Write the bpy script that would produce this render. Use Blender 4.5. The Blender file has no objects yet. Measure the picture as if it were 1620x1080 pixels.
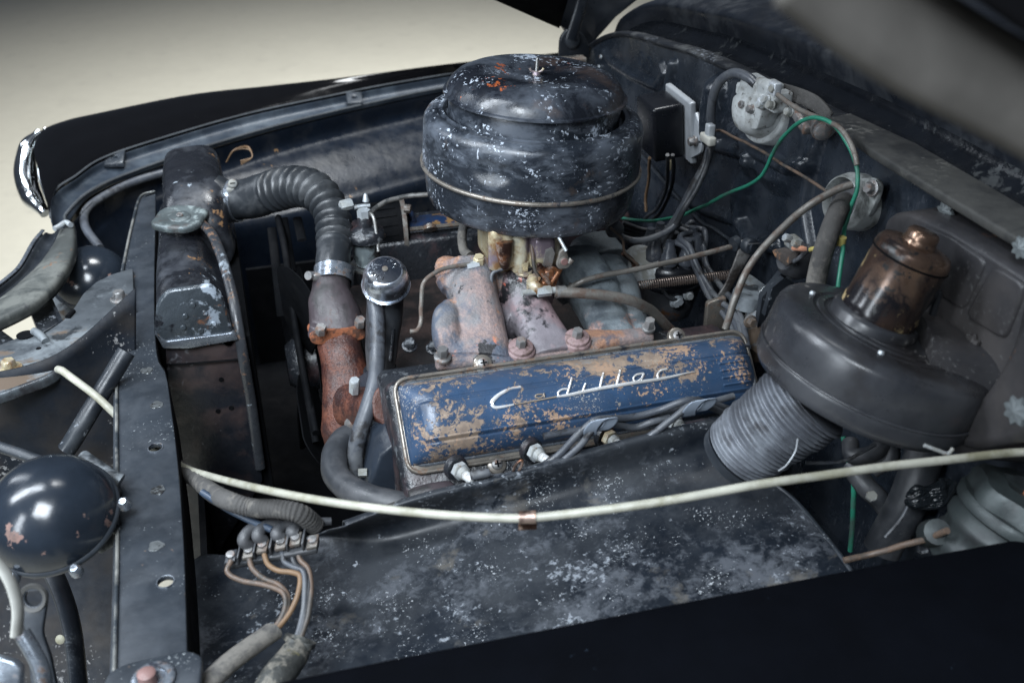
import bpy, bmesh, math, random
from mathutils import Vector, Matrix, noise as mn
R_ = math.radians
scene = bpy.context.scene
COL = scene.collection
random.seed(7)

# ------------------------------------------------------------------ camera
FPX, PITCH, YAW, CZ = 1590.0, R_(31), R_(16.5), 1.75
cam_d = bpy.data.cameras.new('camera'); cam = bpy.data.objects.new('camera', cam_d); COL.objects.link(cam)
cam_d.sensor_width = 36.0; cam_d.lens = 36.0*FPX/1620.0
cam_d.clip_start = 0.02; cam_d.clip_end = 200
cam.location = (0, 0, CZ); cam.rotation_euler = (R_(90)-PITCH, 0, -YAW)
cam_d.dof.use_dof = True; cam_d.dof.focus_distance = 1.42; cam_d.dof.aperture_fstop = 5.0
scene.camera = cam
# ------------------------------------------------------------------ world and lamps (indoor studio)
w = bpy.data.worlds.new('World'); scene.world = w; w.use_nodes = True
w.node_tree.nodes['Background'].inputs[0].default_value = (0.6, 0.74, 1.0, 1)
w.node_tree.nodes['Background'].inputs[1].default_value = 0.065
def lamp(name, loc, target, sx, sy, power, col):
    l = bpy.data.lights.new(name, 'AREA'); l.shape = 'RECTANGLE'; l.size = sx; l.size_y = sy
    l.energy = power; l.color = col
    o = bpy.data.objects.new(name, l); COL.objects.link(o); o.location = loc
    d = (Vector(target)-Vector(loc)).normalized(); o.rotation_euler = d.to_track_quat('-Z', 'Y').to_euler()
    return o
lamp('softbox', (-0.55, -0.25, 2.85), (0.35, 1.25, 1.0), 0.9, 0.9, 82, (0.84, 0.92, 1.0))
lamp('strip_light', (-1.15, 1.25, 2.75), (0.25, 1.3, 1.0), 0.3, 1.7, 52, (0.84, 0.915, 1.0))
lamp('rear_strip_light', (-1.6, 2.6, 2.4), (0.2, 1.4, 1.0), 0.3, 1.2, 10, (0.84, 0.91, 1.0))  # added rim light from behind, not a known fixture
cl = lamp('ceiling_light', (1.3, 3.0, 7.0), (1.1, 4.6, 0), 2.2, 1.8, 165, (0.95, 0.98, 1.0)); cl.data.spread = R_(64)  # added lamp to brighten the floor behind, no known fixture
lamp('side_softbox', (-1.9, -0.15, 1.95), (0.5, 1.3, 1.1), 0.35, 1.3, 30, (0.84, 0.92, 1.0))  # added fill to bring out highlights on the firewall ribs
scene.view_settings.view_transform = 'Standard'; scene.view_settings.look = 'None'
scene.view_settings.exposure = 0.12; scene.view_settings.gamma = 1.0
scene.render.resolution_x = 1024; scene.render.resolution_y = 682

# ------------------------------------------------------------------ geometry helpers
CP = Vector((0, 0, CZ))
FV = Vector((math.sin(YAW)*math.cos(PITCH), math.cos(YAW)*math.cos(PITCH), -math.sin(PITCH)))
RV = Vector((math.cos(YAW), -math.sin(YAW), 0)); UV = RV.cross(FV)
def ray(px, py): return FV + RV*((px-810)/FPX) + UV*((540-py)/FPX)
def D(px, py, d): return CP + ray(px, py)*d
def X(px, py, x): r = ray(px, py); return CP + r*(x/r.x)
def Y(px, py, y): r = ray(px, py); return CP + r*(y/r.y)
def Z(px, py, z): r = ray(px, py); return CP + r*((z-CZ)/r.z)
def depth(p): return (p-CP).dot(FV)
def V(*a): return Vector(a)
def lerp(a, b, t): return a+(b-a)*t
def cat(pts, k=8, closed=False):
    pts = [Vector(p) for p in pts]
    if len(pts) < 3 and not closed:
        return [pts[0].lerp(pts[1], i/k) for i in range(k+1)]
    n = len(pts); out = []
    for i in range(n if closed else n-1):
        if closed: p0, p1, p2, p3 = pts[(i-1) % n], pts[i], pts[(i+1) % n], pts[(i+2) % n]
        else:
            p1, p2 = pts[i], pts[i+1]
            p0 = pts[i-1] if i > 0 else p1*2-p2
            p3 = pts[i+2] if i+2 < n else p2*2-p1
        for j in range(k):
            t = j/k; t2 = t*t; t3 = t2*t
            out.append(((p1*2)+(p2-p0)*t+(p0*2-p1*5+p2*4-p3)*t2+(p1*3-p0-p2*3+p3)*t3)*0.5)
    if not closed: out.append(pts[-1])
    return out
def resample(pts, n):
    L = [0]
    for a, b in zip(pts, pts[1:]): L.append(L[-1]+(b-a).length)
    out = []; j = 0
    for i in range(n):
        s = L[-1]*i/(n-1)
        while j < len(L)-2 and L[j+1] < s: j += 1
        d = L[j+1]-L[j]
        out.append(pts[j].lerp(pts[j+1], (s-L[j])/d if d > 0 else 0))
    return out
def frame(axis, ref=None):
    a = Vector(axis).normalized()
    r = Vector(ref) if ref is not None else (V(1, 0, 0) if abs(a.x) < .8 else V(0, 1, 0))
    x = (r-a*r.dot(a)).normalized(); y = a.cross(x)
    return x, y, a
class G:
    def __init__(s): s.v = []; s.f = []
    def add(s, v, f):
        o = len(s.v); s.v += [Vector(p) for p in v]; s.f += [tuple(i+o for i in q) for q in f]; return s
    def rings(s, rings, closed=False, caps=True):
        n = len(rings[0]); m = len(rings); v = [p for r in rings for p in r]; f = []
        for i in range(m if closed else m-1):
            for j in range(n):
                a = i*n+j; b = i*n+(j+1) % n; c = ((i+1) % m)*n+(j+1) % n; d = ((i+1) % m)*n+j
                f.append((a, b, c, d))
        if caps and not closed:
            f.append(tuple(range(n-1, -1, -1))); f.append(tuple((m-1)*n+j for j in range(n)))
        return s.add(v, f)
    def tube(s, pts, r, n=12, k=8, closed=False, caps=True, smooth=True, ref=None, ry=None, power=2.0, raw=False):
        """tube along points; r number, list per control point or function(t, arc)"""
        if 6 < n < 14: n = 14
        ctl = [Vector(p) for p in pts]
        P = ctl if raw else (cat(ctl, k, closed) if smooth else ctl)
        m = len(P); L = [0]
        for a, b in zip(P, P[1:]): L.append(L[-1]+(b-a).length)
        def val(q, i):
            if callable(q): return q(L[i]/L[-1], L[i])
            if isinstance(q, (list, tuple)):
                u = i/(m-1)*(len(q)-1); a = min(int(u), len(q)-2); t = u-a; t = t*t*(3-2*t); return lerp(q[a], q[a+1], t)
            return q
        T = []
        for i in range(m):
            if closed: t = P[(i+1) % m]-P[i-1]
            else: t = P[min(i+1, m-1)]-P[max(i-1, 0)]
            T.append(t.normalized())
        x, y, _ = frame(T[0], ref); rings = []
        for i in range(m):
            if ref is not None:
                rr = Vector(ref); x = (rr-T[i]*rr.dot(T[i])).normalized()
            else: x = (x-T[i]*x.dot(T[i])).normalized()
            y = T[i].cross(x); ra = val(r, i); rb = val(ry, i) if ry is not None else ra
            ring = []
            for j in range(n):
                a = 2*math.pi*j/n; c, d = math.cos(a), math.sin(a)
                if power != 2.0: c = math.copysign(abs(c)**(2/power), c); d = math.copysign(abs(d)**(2/power), d)
                ring.append(P[i]+x*(ra*c)+y*(rb*d))
            rings.append(ring)
        return s.rings(rings, closed, caps)
    def lathe(s, prof, o, axis=(0, 0, 1), n=48, ref=None, fn=None):
        x, y, a = frame(axis, ref); o = Vector(o); rings = []
        for r, h in prof:
            ring = []
            for j in range(n):
                t = 2*math.pi*j/n; rr = max(r, 1e-5)
                if fn: rr *= fn(t, r, h)
                ring.append(o+a*h+x*(rr*math.cos(t))+y*(rr*math.sin(t)))
            rings.append(ring)
        if prof[0][0] > .001 and prof[-1][0] > .001 and abs(prof[0][0]/prof[-1][0]-1) < .5: return s.rings(rings, closed=True)
        return s.rings(rings)
    def box(s, c, size, ax=None, bev=0.0, seg=2):
        bm = bmesh.new(); bmesh.ops.create_cube(bm, size=1)
        for v in bm.verts: v.co = V(v.co.x*size[0], v.co.y*size[1], v.co.z*size[2])
        if bev: bmesh.ops.bevel(bm, geom=bm.edges[:], offset=bev, segments=seg, affect='EDGES', profile=.5)
        bm.verts.index_update(); c = Vector(c)
        if ax is None: ax = (V(1, 0, 0), V(0, 1, 0), V(0, 0, 1))
        vs = [c+ax[0]*v.co.x+ax[1]*v.co.y+ax[2]*v.co.z for v in bm.verts]
        fs = [tuple(v.index for v in f.verts) for f in bm.faces]; bm.free(); return s.add(vs, fs)
    def plate(s, outer, ext, holes=(), bev=0.0, lip=None):
        """planar outline extruded by the vector ext; holes are loops"""
        bm = bmesh.new(); edges = []
        for loop in [outer]+list(holes):
            vs = [bm.verts.new(p) for p in loop]
            edges += [bm.edges.new((vs[i], vs[(i+1) % len(vs)])) for i in range(len(vs))]
        ext = Vector(ext)
        bmesh.ops.triangle_fill(bm, use_beauty=True, use_dissolve=False, edges=edges, normal=ext.normalized())
        g = bmesh.ops.extrude_face_region(bm, geom=bm.faces[:])
        for e in g['geom']:
            if isinstance(e, bmesh.types.BMVert): e.co += ext
        bmesh.ops.recalc_face_normals(bm, faces=bm.faces[:])
        if bev:
            be = [e for e in bm.edges if len(e.link_faces) == 2 and e.calc_face_angle(0) > .8 and abs((e.verts[0].co-e.verts[1].co).normalized().dot(ext.normalized())) < .5]
            bmesh.ops.bevel(bm, geom=be, offset=bev, segments=2, affect='EDGES', profile=.5)
        bm.verts.index_update()
        vs = [v.co.copy() for v in bm.verts]; fs = [tuple(v.index for v in f.verts) for f in bm.faces]; bm.free()
        return s.add(vs, fs)
    def grid(s, fn, nu, nv, thick=None):
        v = [fn(i/(nu-1), j/(nv-1)) for j in range(nv) for i in range(nu)]
        f = [(j*nu+i, j*nu+i+1, (j+1)*nu+i+1, (j+1)*nu+i) for j in range(nv-1) for i in range(nu-1)]
        return s.add(v, f)
    def sheet(s, rows, nu=60, k=6):
        R = [resample(cat(r, 8), nu) for r in rows]
        cols = [cat([r[i] for r in R], k) for i in range(nu)]
        m = len(cols[0]); v = [cols[i][j] for j in range(m) for i in range(nu)]
        f = [(j*nu+i, j*nu+i+1, (j+1)*nu+i+1, (j+1)*nu+i) for j in range(m-1) for i in range(nu-1)]
        return s.add(v, f)
    def hexa(s, o, axis, r, h, ref=None, washer=0, dome=True):
        o = Vector(o); a = Vector(axis).normalized()
        if washer:
            s.lathe([(0, 0), (washer, 0), (washer, h*.22), (washer*.93, h*.28), (0, h*.28)], o, a, 20); o = o+a*h*.28
        s.lathe([(0, 0), (r, 0), (r, h*.86), (r*.86, h), (0, h)], o, a, 6, ref); return s
def circ(o, axis, r, n=20, ref=None):
    x, y, a = frame(axis, ref); return [Vector(o)+x*(r*math.cos(2*math.pi*i/n))+y*(r*math.sin(2*math.pi*i/n)) for i in range(n)]
def rnd(pts, r, k=4):
    out = []; n = len(pts)
    for i in range(n):
        p = Vector(pts[i]); a = Vector(pts[i-1]); b = Vector(pts[(i+1) % n])
        da = a-p; db = b-p; ra = min(r, da.length*.45); rb = min(r, db.length*.45)
        p0 = p+da.normalized()*ra; p1 = p+db.normalized()*rb
        for j in range(k+1):
            t = j/k; out.append(p0*((1-t)**2)+p*(2*t*(1-t))+p1*(t*t))
    return out

# ------------------------------------------------------------------ object helpers
def link(name, g, mat, base, parent=None, ang=50, solid=0, voxel=0, smooth=0, sub=0):
    me = bpy.data.meshes.new(name); me.from_pydata([p-base for p in g.v], [], g.f)
    bm = bmesh.new(); bm.from_mesh(me); bmesh.ops.recalc_face_normals(bm, faces=bm.faces[:]); bm.to_mesh(me); bm.free()
    me.shade_smooth()
    if ang: me.set_sharp_from_angle(angle=R_(ang))
    me.materials.append(mat); o = bpy.data.objects.new(name, me); COL.objects.link(o)
    if parent is not None: o.parent = parent
    else: o.location = base
    if solid:
        m = o.modifiers.new('solid', 'SOLIDIFY'); m.thickness = solid; m.offset = 0
    if voxel:
        m = o.modifiers.new('remesh', 'REMESH'); m.mode = 'VOXEL'; m.voxel_size = voxel; m.use_smooth_shade = True
        m = o.modifiers.new('smooth', 'SMOOTH'); m.factor = .6; m.iterations = smooth or 6
    if sub:
        m = o.modifiers.new('sub', 'SUBSURF'); m.levels = sub; m.render_levels = sub
    return o
def meta(o, label, c, group=None, kind=None):
    o['label'] = label
    if c: o['category'] = c
    if group: o['group'] = group
    if kind: o['kind'] = kind
    return o
def thing(name, label, c, loc, group=None):
    o = bpy.data.objects.new(name, None); o.empty_display_size = .05; COL.objects.link(o)
    o.location = loc; return meta(o, label, c, group)
def part(name, g, mat, t, **k):
    base = Vector(t.location); p = t
    while p.parent: p = p.parent; base = base+Vector(p.location)
    return link(name, g, mat, base, t, **k)
def solo(name, g, mat, label, c, group=None, **k):
    n = len(g.v); b = sum(g.v, Vector())/n; b = V(b.x, b.y, min(p.z for p in g.v))
    return meta(link(name, g, mat, b, **k), label, c, group)
def struct(name, g, mat, **k):
    n = len(g.v); b = sum(g.v, Vector())/n
    o = link(name, g, mat, b, **k); o['kind'] = 'structure'; return o

# ------------------------------------------------------------------ materials
def mat(name, col, rough=.45, metal=0., spec=.5, layers=(), bump=(), dust=None, rn=.12, var=.25, coat=0):
    m = bpy.data.materials.new(name); m.use_nodes = True; nt = m.node_tree; N = nt.nodes; L = nt.links
    b = N['Principled BSDF']; b.inputs['Specular IOR Level'].default_value = spec
    if coat: b.inputs['Coat Weight'].default_value = coat; b.inputs['Coat Roughness'].default_value = .12
    tc = N.new('ShaderNodeTexCoord').outputs['Object']
    def noise(scale, detail=6, rg=.6, dist=0, stretch=None, off=0):
        mp = N.new('ShaderNodeMapping'); L.new(tc, mp.inputs[0]); mp.inputs['Location'].default_value = (off, off*1.7, off*.6)
        if stretch:
            mp.inputs['Scale'].default_value = stretch[:3]
            if len(stretch) > 3: mp.inputs['Rotation'].default_value = stretch[3]
        n = N.new('ShaderNodeTexNoise'); L.new(mp.outputs[0], n.inputs['Vector'])
        n.inputs['Scale'].default_value = scale; n.inputs['Detail'].default_value = detail
        n.inputs['Roughness'].default_value = rg; n.inputs['Distortion'].default_value = dist; return n.outputs[0]
    def math_(op, a, c, clamp=False):
        n = N.new('ShaderNodeMath'); n.operation = op; n.use_clamp = clamp
        for i, q in enumerate((a, c)):
            if isinstance(q, (int, float)): n.inputs[i].default_value = q
            else: L.new(q, n.inputs[i])
        return n.outputs[0]
    def mr(v, a, c, d=0., e=1.):
        n = N.new('ShaderNodeMapRange'); L.new(v, n.inputs[0])
        for i, q in zip((1, 2, 3, 4), (a, c, d, e)): n.inputs[i].default_value = q
        return n.outputs[0]
    def mix(f, a, c, rgba=True):
        n = N.new('ShaderNodeMix'); n.data_type = 'RGBA' if rgba else 'FLOAT'
        ia, ib, out = (6, 7, 2) if rgba else (2, 3, 0)
        if isinstance(f, float): n.inputs[0].default_value = f
        else: L.new(f, n.inputs[0])
        for i, q in ((ia, a), (ib, c)):
            if isinstance(q, tuple): n.inputs[i].default_value = (q[0], q[1], q[2], 1)
            elif isinstance(q, (int, float)): n.inputs[i].default_value = q
            else: L.new(q, n.inputs[i])
        return n.outputs[out]
    base = mix(mr(noise(18, 5, off=3), .3, .7), tuple(c*(1-var) for c in col), tuple(min(1, c*(1+var)) for c in col))
    rgh = mr(noise(35, 5, .65, off=9), .3, .7, max(.03, rough-rn), min(1, rough+rn)); met = metal
    hts = []
    for i, l in enumerate(layers):
        hi = noise(l.get('s', 60), l.get('d', 7), l.get('g', .65), l.get('dist', .3), l.get('stretch'), off=11+i*5)
        lo = noise(l.get('ls', 9), 2, .5, off=31+i*7)
        v = math_('ADD', hi, math_('MULTIPLY', math_('SUBTRACT', lo, .5), l.get('k', .8)))
        if l.get('up'):
            ge = N.new('ShaderNodeNewGeometry'); sp = N.new('ShaderNodeSeparateXYZ'); L.new(ge.outputs['Normal'], sp.inputs[0])
            v = math_('ADD', v, math_('MULTIPLY', math_('SUBTRACT', sp.outputs[2], .6), l['up']))
        if l.get('grad'):
            gx = l['grad']; sp = N.new('ShaderNodeSeparateXYZ'); L.new(tc, sp.inputs[0])
            v = math_('ADD', v, mr(sp.outputs[gx[0]], gx[1], gx[2], 0., gx[3]))
        wd = l.get('w', .012); f = mr(v, l['t']-wd, l['t']+wd, 0., l.get('a', 1.))
        c = l['c']
        if l.get('c2'): c = mix(mr(noise(l.get('s2', 120), 5, .6, off=50+i), .35, .65), l['c'], l['c2'])
        base = mix(f, base, c)
        if 'r' in l: rgh = mix(f, rgh, l['r'], False)
        if 'm' in l: met = mix(f, met, l['m'], False)
        if l.get('h'): hts.append(math_('MULTIPLY', f, l['h']))
    L.new(base, b.inputs['Base Color']); L.new(rgh, b.inputs['Roughness'])
    if isinstance(met, (int, float)): b.inputs['Metallic'].default_value = met
    else: L.new(met, b.inputs['Metallic'])
    h = None
    for sc, st in bump:
        q = math_('MULTIPLY', noise(sc, 4, .6, off=sc % 7), st); h = q if h is None else math_('ADD', h, q)
    for q in hts: h = q if h is None else math_('ADD', h, q)
    if h is not None:
        bn = N.new('ShaderNodeBump'); bn.inputs['Strength'].default_value = 1; bn.inputs['Distance'].default_value = .001
        L.new(h, bn.inputs['Height']); L.new(bn.outputs[0], b.inputs['Normal'])
    return m
BK = (.012, .015, .02)
DU = (.2, .22, .25)
RU = (.2, .07, .025)
M = {}
M['black'] = mat('black_paint', BK, .36, layers=[dict(c=DU, s=120, t=.74, r=.7, w=.02), dict(c=(.08, .09, .1), s=14, t=.62, w=.15, a=.35, r=.6), dict(c=(.07, .08, .09), s=70, stretch=(1, 9, 4, (.4, .2, .9)), t=.74, w=.02, a=.7)], bump=[(40, .35), (300, .1)])
M['gloss'] = mat('gloss_black_paint', (.003, .003, .0035), .1, spec=.35, rn=.02, var=.1, layers=[dict(c=(.2, .2, .2), s=200, t=.86, w=.01, r=.6)])
M['fender_cover'] = mat('near_fender_black', (.0012, .0016, .0028), .8, spec=.04, var=.2, layers=[dict(c=(.02, .03, .045), s=150, t=.8, w=.02, a=.6)])
M['firewall'] = mat('firewall_black', (.015, .02, .028), .28, layers=[dict(c=(.075, .085, .1), s=22, t=.62, w=.18, a=.4, r=.5, d=9, g=.7), dict(c=DU, s=260, t=.70, r=.8, w=.02, k=.5, a=.7), dict(c=(.12, .13, .15), s=60, stretch=(1, 8, 1, (.5, 0, 0)), t=.70, w=.03, a=.6)], bump=[(30, .4), (220, .12)])
M['can'] = mat('air_cleaner_black', (.016, .02, .027), .29, layers=[
    dict(c=(.1, .115, .14), s=26, t=.53, w=.1, a=.75, r=.4, ls=7, k=.9, stretch=(1, 1, 2.2), d=9, g=.7),
    dict(c=(.42, .47, .54), s=170, t=.672, w=.015, r=.45, ls=22, k=.75, d=5, g=.66),
    dict(c=(.36, .4, .47), s=260, t=.70, w=.02, ls=14, k=.6),
    dict(c=(.42, .46, .52), s=42, stretch=(6, 6, .6, (.3, .5, .4)), t=.70, w=.01, k=.7),
    dict(c=(.42, .46, .52), s=30, stretch=(.7, 5, 7, (.9, .3, .8)), t=.72, w=.008, k=.7),
    dict(c=(.07, .05, .04), s=26, t=.74, w=.05, a=.7, r=.7)], bump=[(26, .5), (400, .08)])
M['blue'] = mat('chipped_blue_enamel', (.027, .057, .112), .3, rn=.06, layers=[
    dict(c=(.075, .085, .11), s=20, t=.6, w=.16, a=.35, r=.4, k=.6),
    dict(c=(.29, .22, .165), c2=(.17, .13, .105), s2=70, s=80, t=.632, w=.008, ls=15, k=.95, d=10, g=.78, r=.45, h=-.2, grad=(2, -.036, .004, .085)),
    dict(c=(.25, .235, .22), c2=(.2, .165, .14), s2=40, s=19, t=.69, w=.008, ls=9, k=.7, d=8, g=.72, r=.5, m=.1, h=-.2),
    dict(c=(.33, .22, .15), s=210, t=.66, w=.015, r=.6, k=.9, ls=18),
    dict(c=(.36, .34, .31), s=420, t=.70, w=.02, k=.5, ls=14),
    dict(c=(.02, .02, .025), s=34, t=.66, w=.08, a=.6, r=.5, k=.7)], bump=[(90, .1), (420, .08)])
M['blue_far'] = mat('rusty_blue_enamel', (.012, .03, .08), .4, layers=[dict(c=(.2, .11, .04), s=40, t=.6, w=.02, r=.7, k=.9), dict(c=(.03, .025, .02), s=16, t=.58, w=.1, a=.9)], bump=[(90, .4)])
M['iron'] = mat('cast_iron_manifold', (.15, .145, .15), .48, spec=.45, var=.3, layers=[
    dict(c=(.28, .205, .185), c2=(.18, .145, .145), s2=200, s=22, t=.5, w=.07, ls=9, k=.9, r=.55),
    dict(c=(.4, .21, .12), c2=(.24, .13, .09), s2=260, s=26, t=.6, w=.05, ls=8, k=1.0, r=.65, a=.9),
    dict(c=(.065, .085, .12), s=26, t=.6, w=.06, a=.85, ls=11),
    dict(c=(.6, .2, .1), s=44, t=.72, w=.03, a=.8, ls=9), dict(c=(.02, .02, .022), s=50, t=.70, w=.012, ls=14),
    dict(c=(.5, .42, .4), s=500, t=.66, w=.03, a=.5, k=.3), dict(c=(.05, .045, .05), s=400, t=.62, w=.03, a=.6, k=.3)], bump=[(300, 1.2), (90, .9)])
M['pinkiron'] = mat('pinkish_cast_washer', (.26, .18, .18), .55, layers=[dict(c=(.12, .08, .07), s=120, t=.58, w=.08, k=.3), dict(c=(.4, .25, .2), s=300, t=.64, w=.04, k=.3)], bump=[(300, .8)])
M['iron_grey'] = mat('grey_cast_manifold', (.15, .175, .19), .42, spec=.45, var=.3, layers=[
    dict(c=(.45, .25, .19), c2=(.25, .17, .16), s2=200, s=34, t=.76, w=.05, ls=9, k=.6, r=.6, grad=(2, .02, -.05, .24)),
    dict(c=(.06, .072, .085), s=30, t=.58, w=.06, a=.8), dict(c=(.04, .045, .05), s=400, t=.62, w=.03, a=.5, k=.3)], bump=[(300, 1.0), (90, .8)])
M['purple'] = mat('purple_brown_iron', (.05, .04, .045), .46, var=.3, layers=[dict(c=(.13, .065, .045), s=40, t=.7, w=.05, r=.8, k=.5), dict(c=(.02, .02, .02), s=25, t=.6, w=.1)], bump=[(150, .5), (40, .6)])
M['rust'] = mat('red_rust_iron', (.095, .032, .02), .42, var=.45, spec=.5, layers=[dict(c=(.15, .055, .033), s=40, t=.58, w=.1, r=.6, d=9, g=.7), dict(c=(.035, .018, .017), s=30, t=.56, w=.1, r=.35), dict(c=(.03, .01, .01), s=300, t=.6, w=.05, k=.3), dict(c=(.3, .14, .1), s=500, t=.68, w=.04, k=.3)], bump=[(220, 1.3), (700, .5)])
M['rustb'] = mat('orange_rust', (.24, .08, .035), .8, layers=[dict(c=(.07, .03, .018), s=90, t=.58, w=.05)], bump=[(250, 1)])
M['rubber'] = mat('black_rubber', (.028, .031, .036), .42, rn=.1, layers=[dict(c=(.12, .12, .125), s=30, t=.64, w=.15, a=.5, r=.7), dict(c=(.2, .2, .2), s=300, t=.77, w=.03)], bump=[(150, .25)])
M['hose_grey'] = mat('grey_rubber_hose', (.06, .067, .08), .4, layers=[dict(c=(.12, .125, .13), s=40, t=.6, w=.12, a=.6, r=.65, d=8, g=.7), dict(c=(.025, .025, .027), s=60, t=.62, w=.05)], bump=[(150, .3)])
M['oily'] = mat('oily_black_iron', (.016, .018, .022), .28, layers=[dict(c=(.13, .14, .15), s=80, t=.66, w=.06, r=.5, k=.4), dict(c=(.07, .035, .035), s=16, t=.62, w=.1, a=.7, r=.6)], bump=[(140, 1.4), (45, 1)])
M['dark'] = mat('sooty_black', (.0025, .003, .004), .8, spec=.1, layers=[dict(c=(.01, .01, .011), s=30, t=.62, w=.1, a=.5)], bump=[(80, .5)])  # near-black with the shade of deep gaps put into the colour
M['steel'] = mat('dull_steel', (.42, .42, .41), .36, metal=.9, layers=[dict(c=(.12, .11, .1), s=60, t=.6, w=.1, m=.3, r=.7, k=.3)], bump=[(200, .2)])
M['castgrey'] = mat('pale_cast_grey', (.42, .44, .43), .42, metal=.35, layers=[dict(c=(.08, .085, .08), s=40, t=.6, w=.1, r=.7, k=.4)], bump=[(120, .4)])
M['clipsteel'] = mat('clip_steel', (.3, .35, .42), .4, metal=.4)
M['zinc'] = mat('pale_zinc', (.5, .54, .57), .42, metal=.55, layers=[dict(c=(.22, .22, .2), s=30, t=.6, w=.1, m=.1, r=.7), dict(c=(.16, .08, .03), s=90, t=.74, w=.03, m=0, r=.8)], bump=[(120, .5)])
M['wiper'] = mat('wiper_grey_paint', (.42, .44, .44), .4, metal=.1, layers=[dict(c=(.16, .155, .14), s=40, t=.62, w=.1, r=.7, k=.4), dict(c=(.08, .07, .06), s=120, t=.66, w=.04, k=.4), dict(c=(.22, .12, .05), s=120, t=.74, w=.02, k=.4)], bump=[(120, .3)])
M['bolt'] = mat('weathered_bolt', (.26, .26, .26), .42, metal=.65, layers=[dict(c=(.16, .1, .075), s=80, t=.6, w=.08, m=0, r=.8, k=.3), dict(c=(.06, .06, .06), s=50, t=.6, w=.06, k=.3)], bump=[(200, .4)])
M['chrome'] = mat('chrome', (.75, .78, .8), .12, metal=1, rn=.03, layers=[dict(c=(.2, .2, .2), s=90, t=.72, w=.06, r=.5)])
M['capchrome'] = mat('worn_chrome_cap', (.55, .6, .68), .3, metal=1, rn=.05, layers=[dict(c=(.012, .014, .02), s=170, t=.57, w=.02, m=0, r=.4, ls=30, k=.9, d=8, g=.75), dict(c=(.14, .13, .14), s=40, t=.6, w=.1, m=.5)], bump=[(300, .03)])
M['capblack'] = mat('black_cap_centre', (.012, .015, .022), .35, layers=[dict(c=(.5, .54, .6), s=330, t=.64, w=.02, m=.8, k=.5, d=5)], bump=[(300, .2)])
M['script'] = mat('bright_script_metal', (.86, .84, .8), .22, metal=.55, rn=.05, layers=[dict(c=(.3, .17, .1), s=220, t=.68, w=.02, m=0, r=.7)])
M['scriptdull'] = mat('bare_dull_metal', (.24, .2, .16), .55, metal=.3)
M['rimtan'] = mat('tan_metal_edge', (.22, .2, .175), .34, metal=.55, layers=[dict(c=(.12, .075, .05), s=70, t=.6, w=.05, m=0, r=.7, k=.4), dict(c=(.03, .03, .035), s=50, t=.6, w=.05, m=0, k=.4)], bump=[(200, .3)])
M['rimsteel'] = mat('worn_steel_edge', (.24, .27, .31), .28, metal=.75, layers=[dict(c=(.1, .07, .055), s=90, t=.64, w=.05, m=0, r=.7, k=.3), dict(c=(.02, .022, .03), s=90, t=.6, w=.06, m=0, k=.4)], bump=[(200, .25)])
M['apron'] = mat('dusty_black_sheet_metal', (.008, .011, .016), .4, rn=.1, spec=.35, layers=[
    dict(c=(.046, .051, .058), s=20, t=.53, w=.14, a=.6, r=.5, d=9, g=.72, ls=6, k=.9),
    dict(c=(.115, .125, .143), s=60, t=.625, w=.1, a=.6, r=.6, ls=9, k=.9, d=8, g=.75),
    dict(c=(.34, .37, .41), s=130, t=.70, w=.05, a=.55, r=.7, ls=12, k=.7, d=5),
    dict(c=(.4, .42, .44), s=300, t=.685, w=.02, a=.8, ls=20, k=.5), dict(c=(.4, .43, .47), s=30, t=.72, w=.015, a=.7, ls=12, k=.6, d=7, g=.7),
    dict(c=(.1, .092, .08), s=24, t=.72, w=.06, a=.7, r=.8)], bump=[(18, .7), (70, .2)])
M['beam'] = mat('dark_grey_beam', (.02, .025, .032), .42, rn=.06, layers=[dict(c=(.045, .052, .062), s=30, t=.56, w=.14, r=.5, k=.4, a=.6), dict(c=(.25, .27, .28), s=240, t=.70, w=.02, k=.5), dict(c=(.14, .09, .06), s=50, t=.76, w=.03, r=.8)], bump=[(60, .3)])
M['tank'] = mat('radiator_black_paint', (.01, .011, .014), .26, layers=[dict(c=(.05, .055, .065), s=22, t=.58, w=.1, a=.7, r=.45), dict(c=(.26, .3, .34), s=60, t=.72, w=.02, r=.5), dict(c=(.16, .085, .035), s=80, t=.78, w=.025, r=.8, ls=14, k=1.1)], bump=[(40, .9), (200, .2)])
M['tankend'] = mat('radiator_dented_end', (.05, .06, .07), .26, metal=.2, layers=[dict(c=(.33, .38, .44), s=40, t=.62, w=.03, r=.4), dict(c=(.012, .013, .017), s=30, t=.57, w=.03), dict(c=(.16, .08, .05), s=60, t=.7, w=.03, r=.7)], bump=[(50, 1.6), (160, .4)])  # paler blue-grey than the tank: light on the end face put into the colour
M['cap'] = mat('corroded_radiator_cap', (.1, .12, .125), .45, metal=.45, layers=[dict(c=(.2, .235, .235), s=70, t=.58, w=.05, r=.6, m=.1, k=.4), dict(c=(.2, .09, .045), s=36, t=.66, w=.04, m=0, r=.85), dict(c=(.05, .05, .05), s=50, t=.66, w=.04, m=0)], bump=[(90, 1), (300, .3)])
M['bracket'] = mat('weathered_grey_bracket', (.075, .085, .095), .45, metal=.3, layers=[dict(c=(.17, .19, .205), s=22, t=.56, w=.1, r=.6, m=.2), dict(c=(.095, .068, .048), s=18, t=.60, w=.05, r=.85, m=0, ls=5, k=1.1, stretch=(1, 2.2, 1)), dict(c=(.02, .024, .028), s=30, t=.62, w=.06)], bump=[(70, .5), (250, .2)])
M['bowl'] = mat('headlight_bucket_black', (.014, .019, .027), .2, rn=.04, layers=[dict(c=(.22, .13, .11), c2=(.12, .08, .07), s=44, t=.745, w=.012, r=.7, ls=9, k=.9), dict(c=(.3, .3, .3), s=160, t=.8, w=.02)], bump=[(30, .4)])
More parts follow.
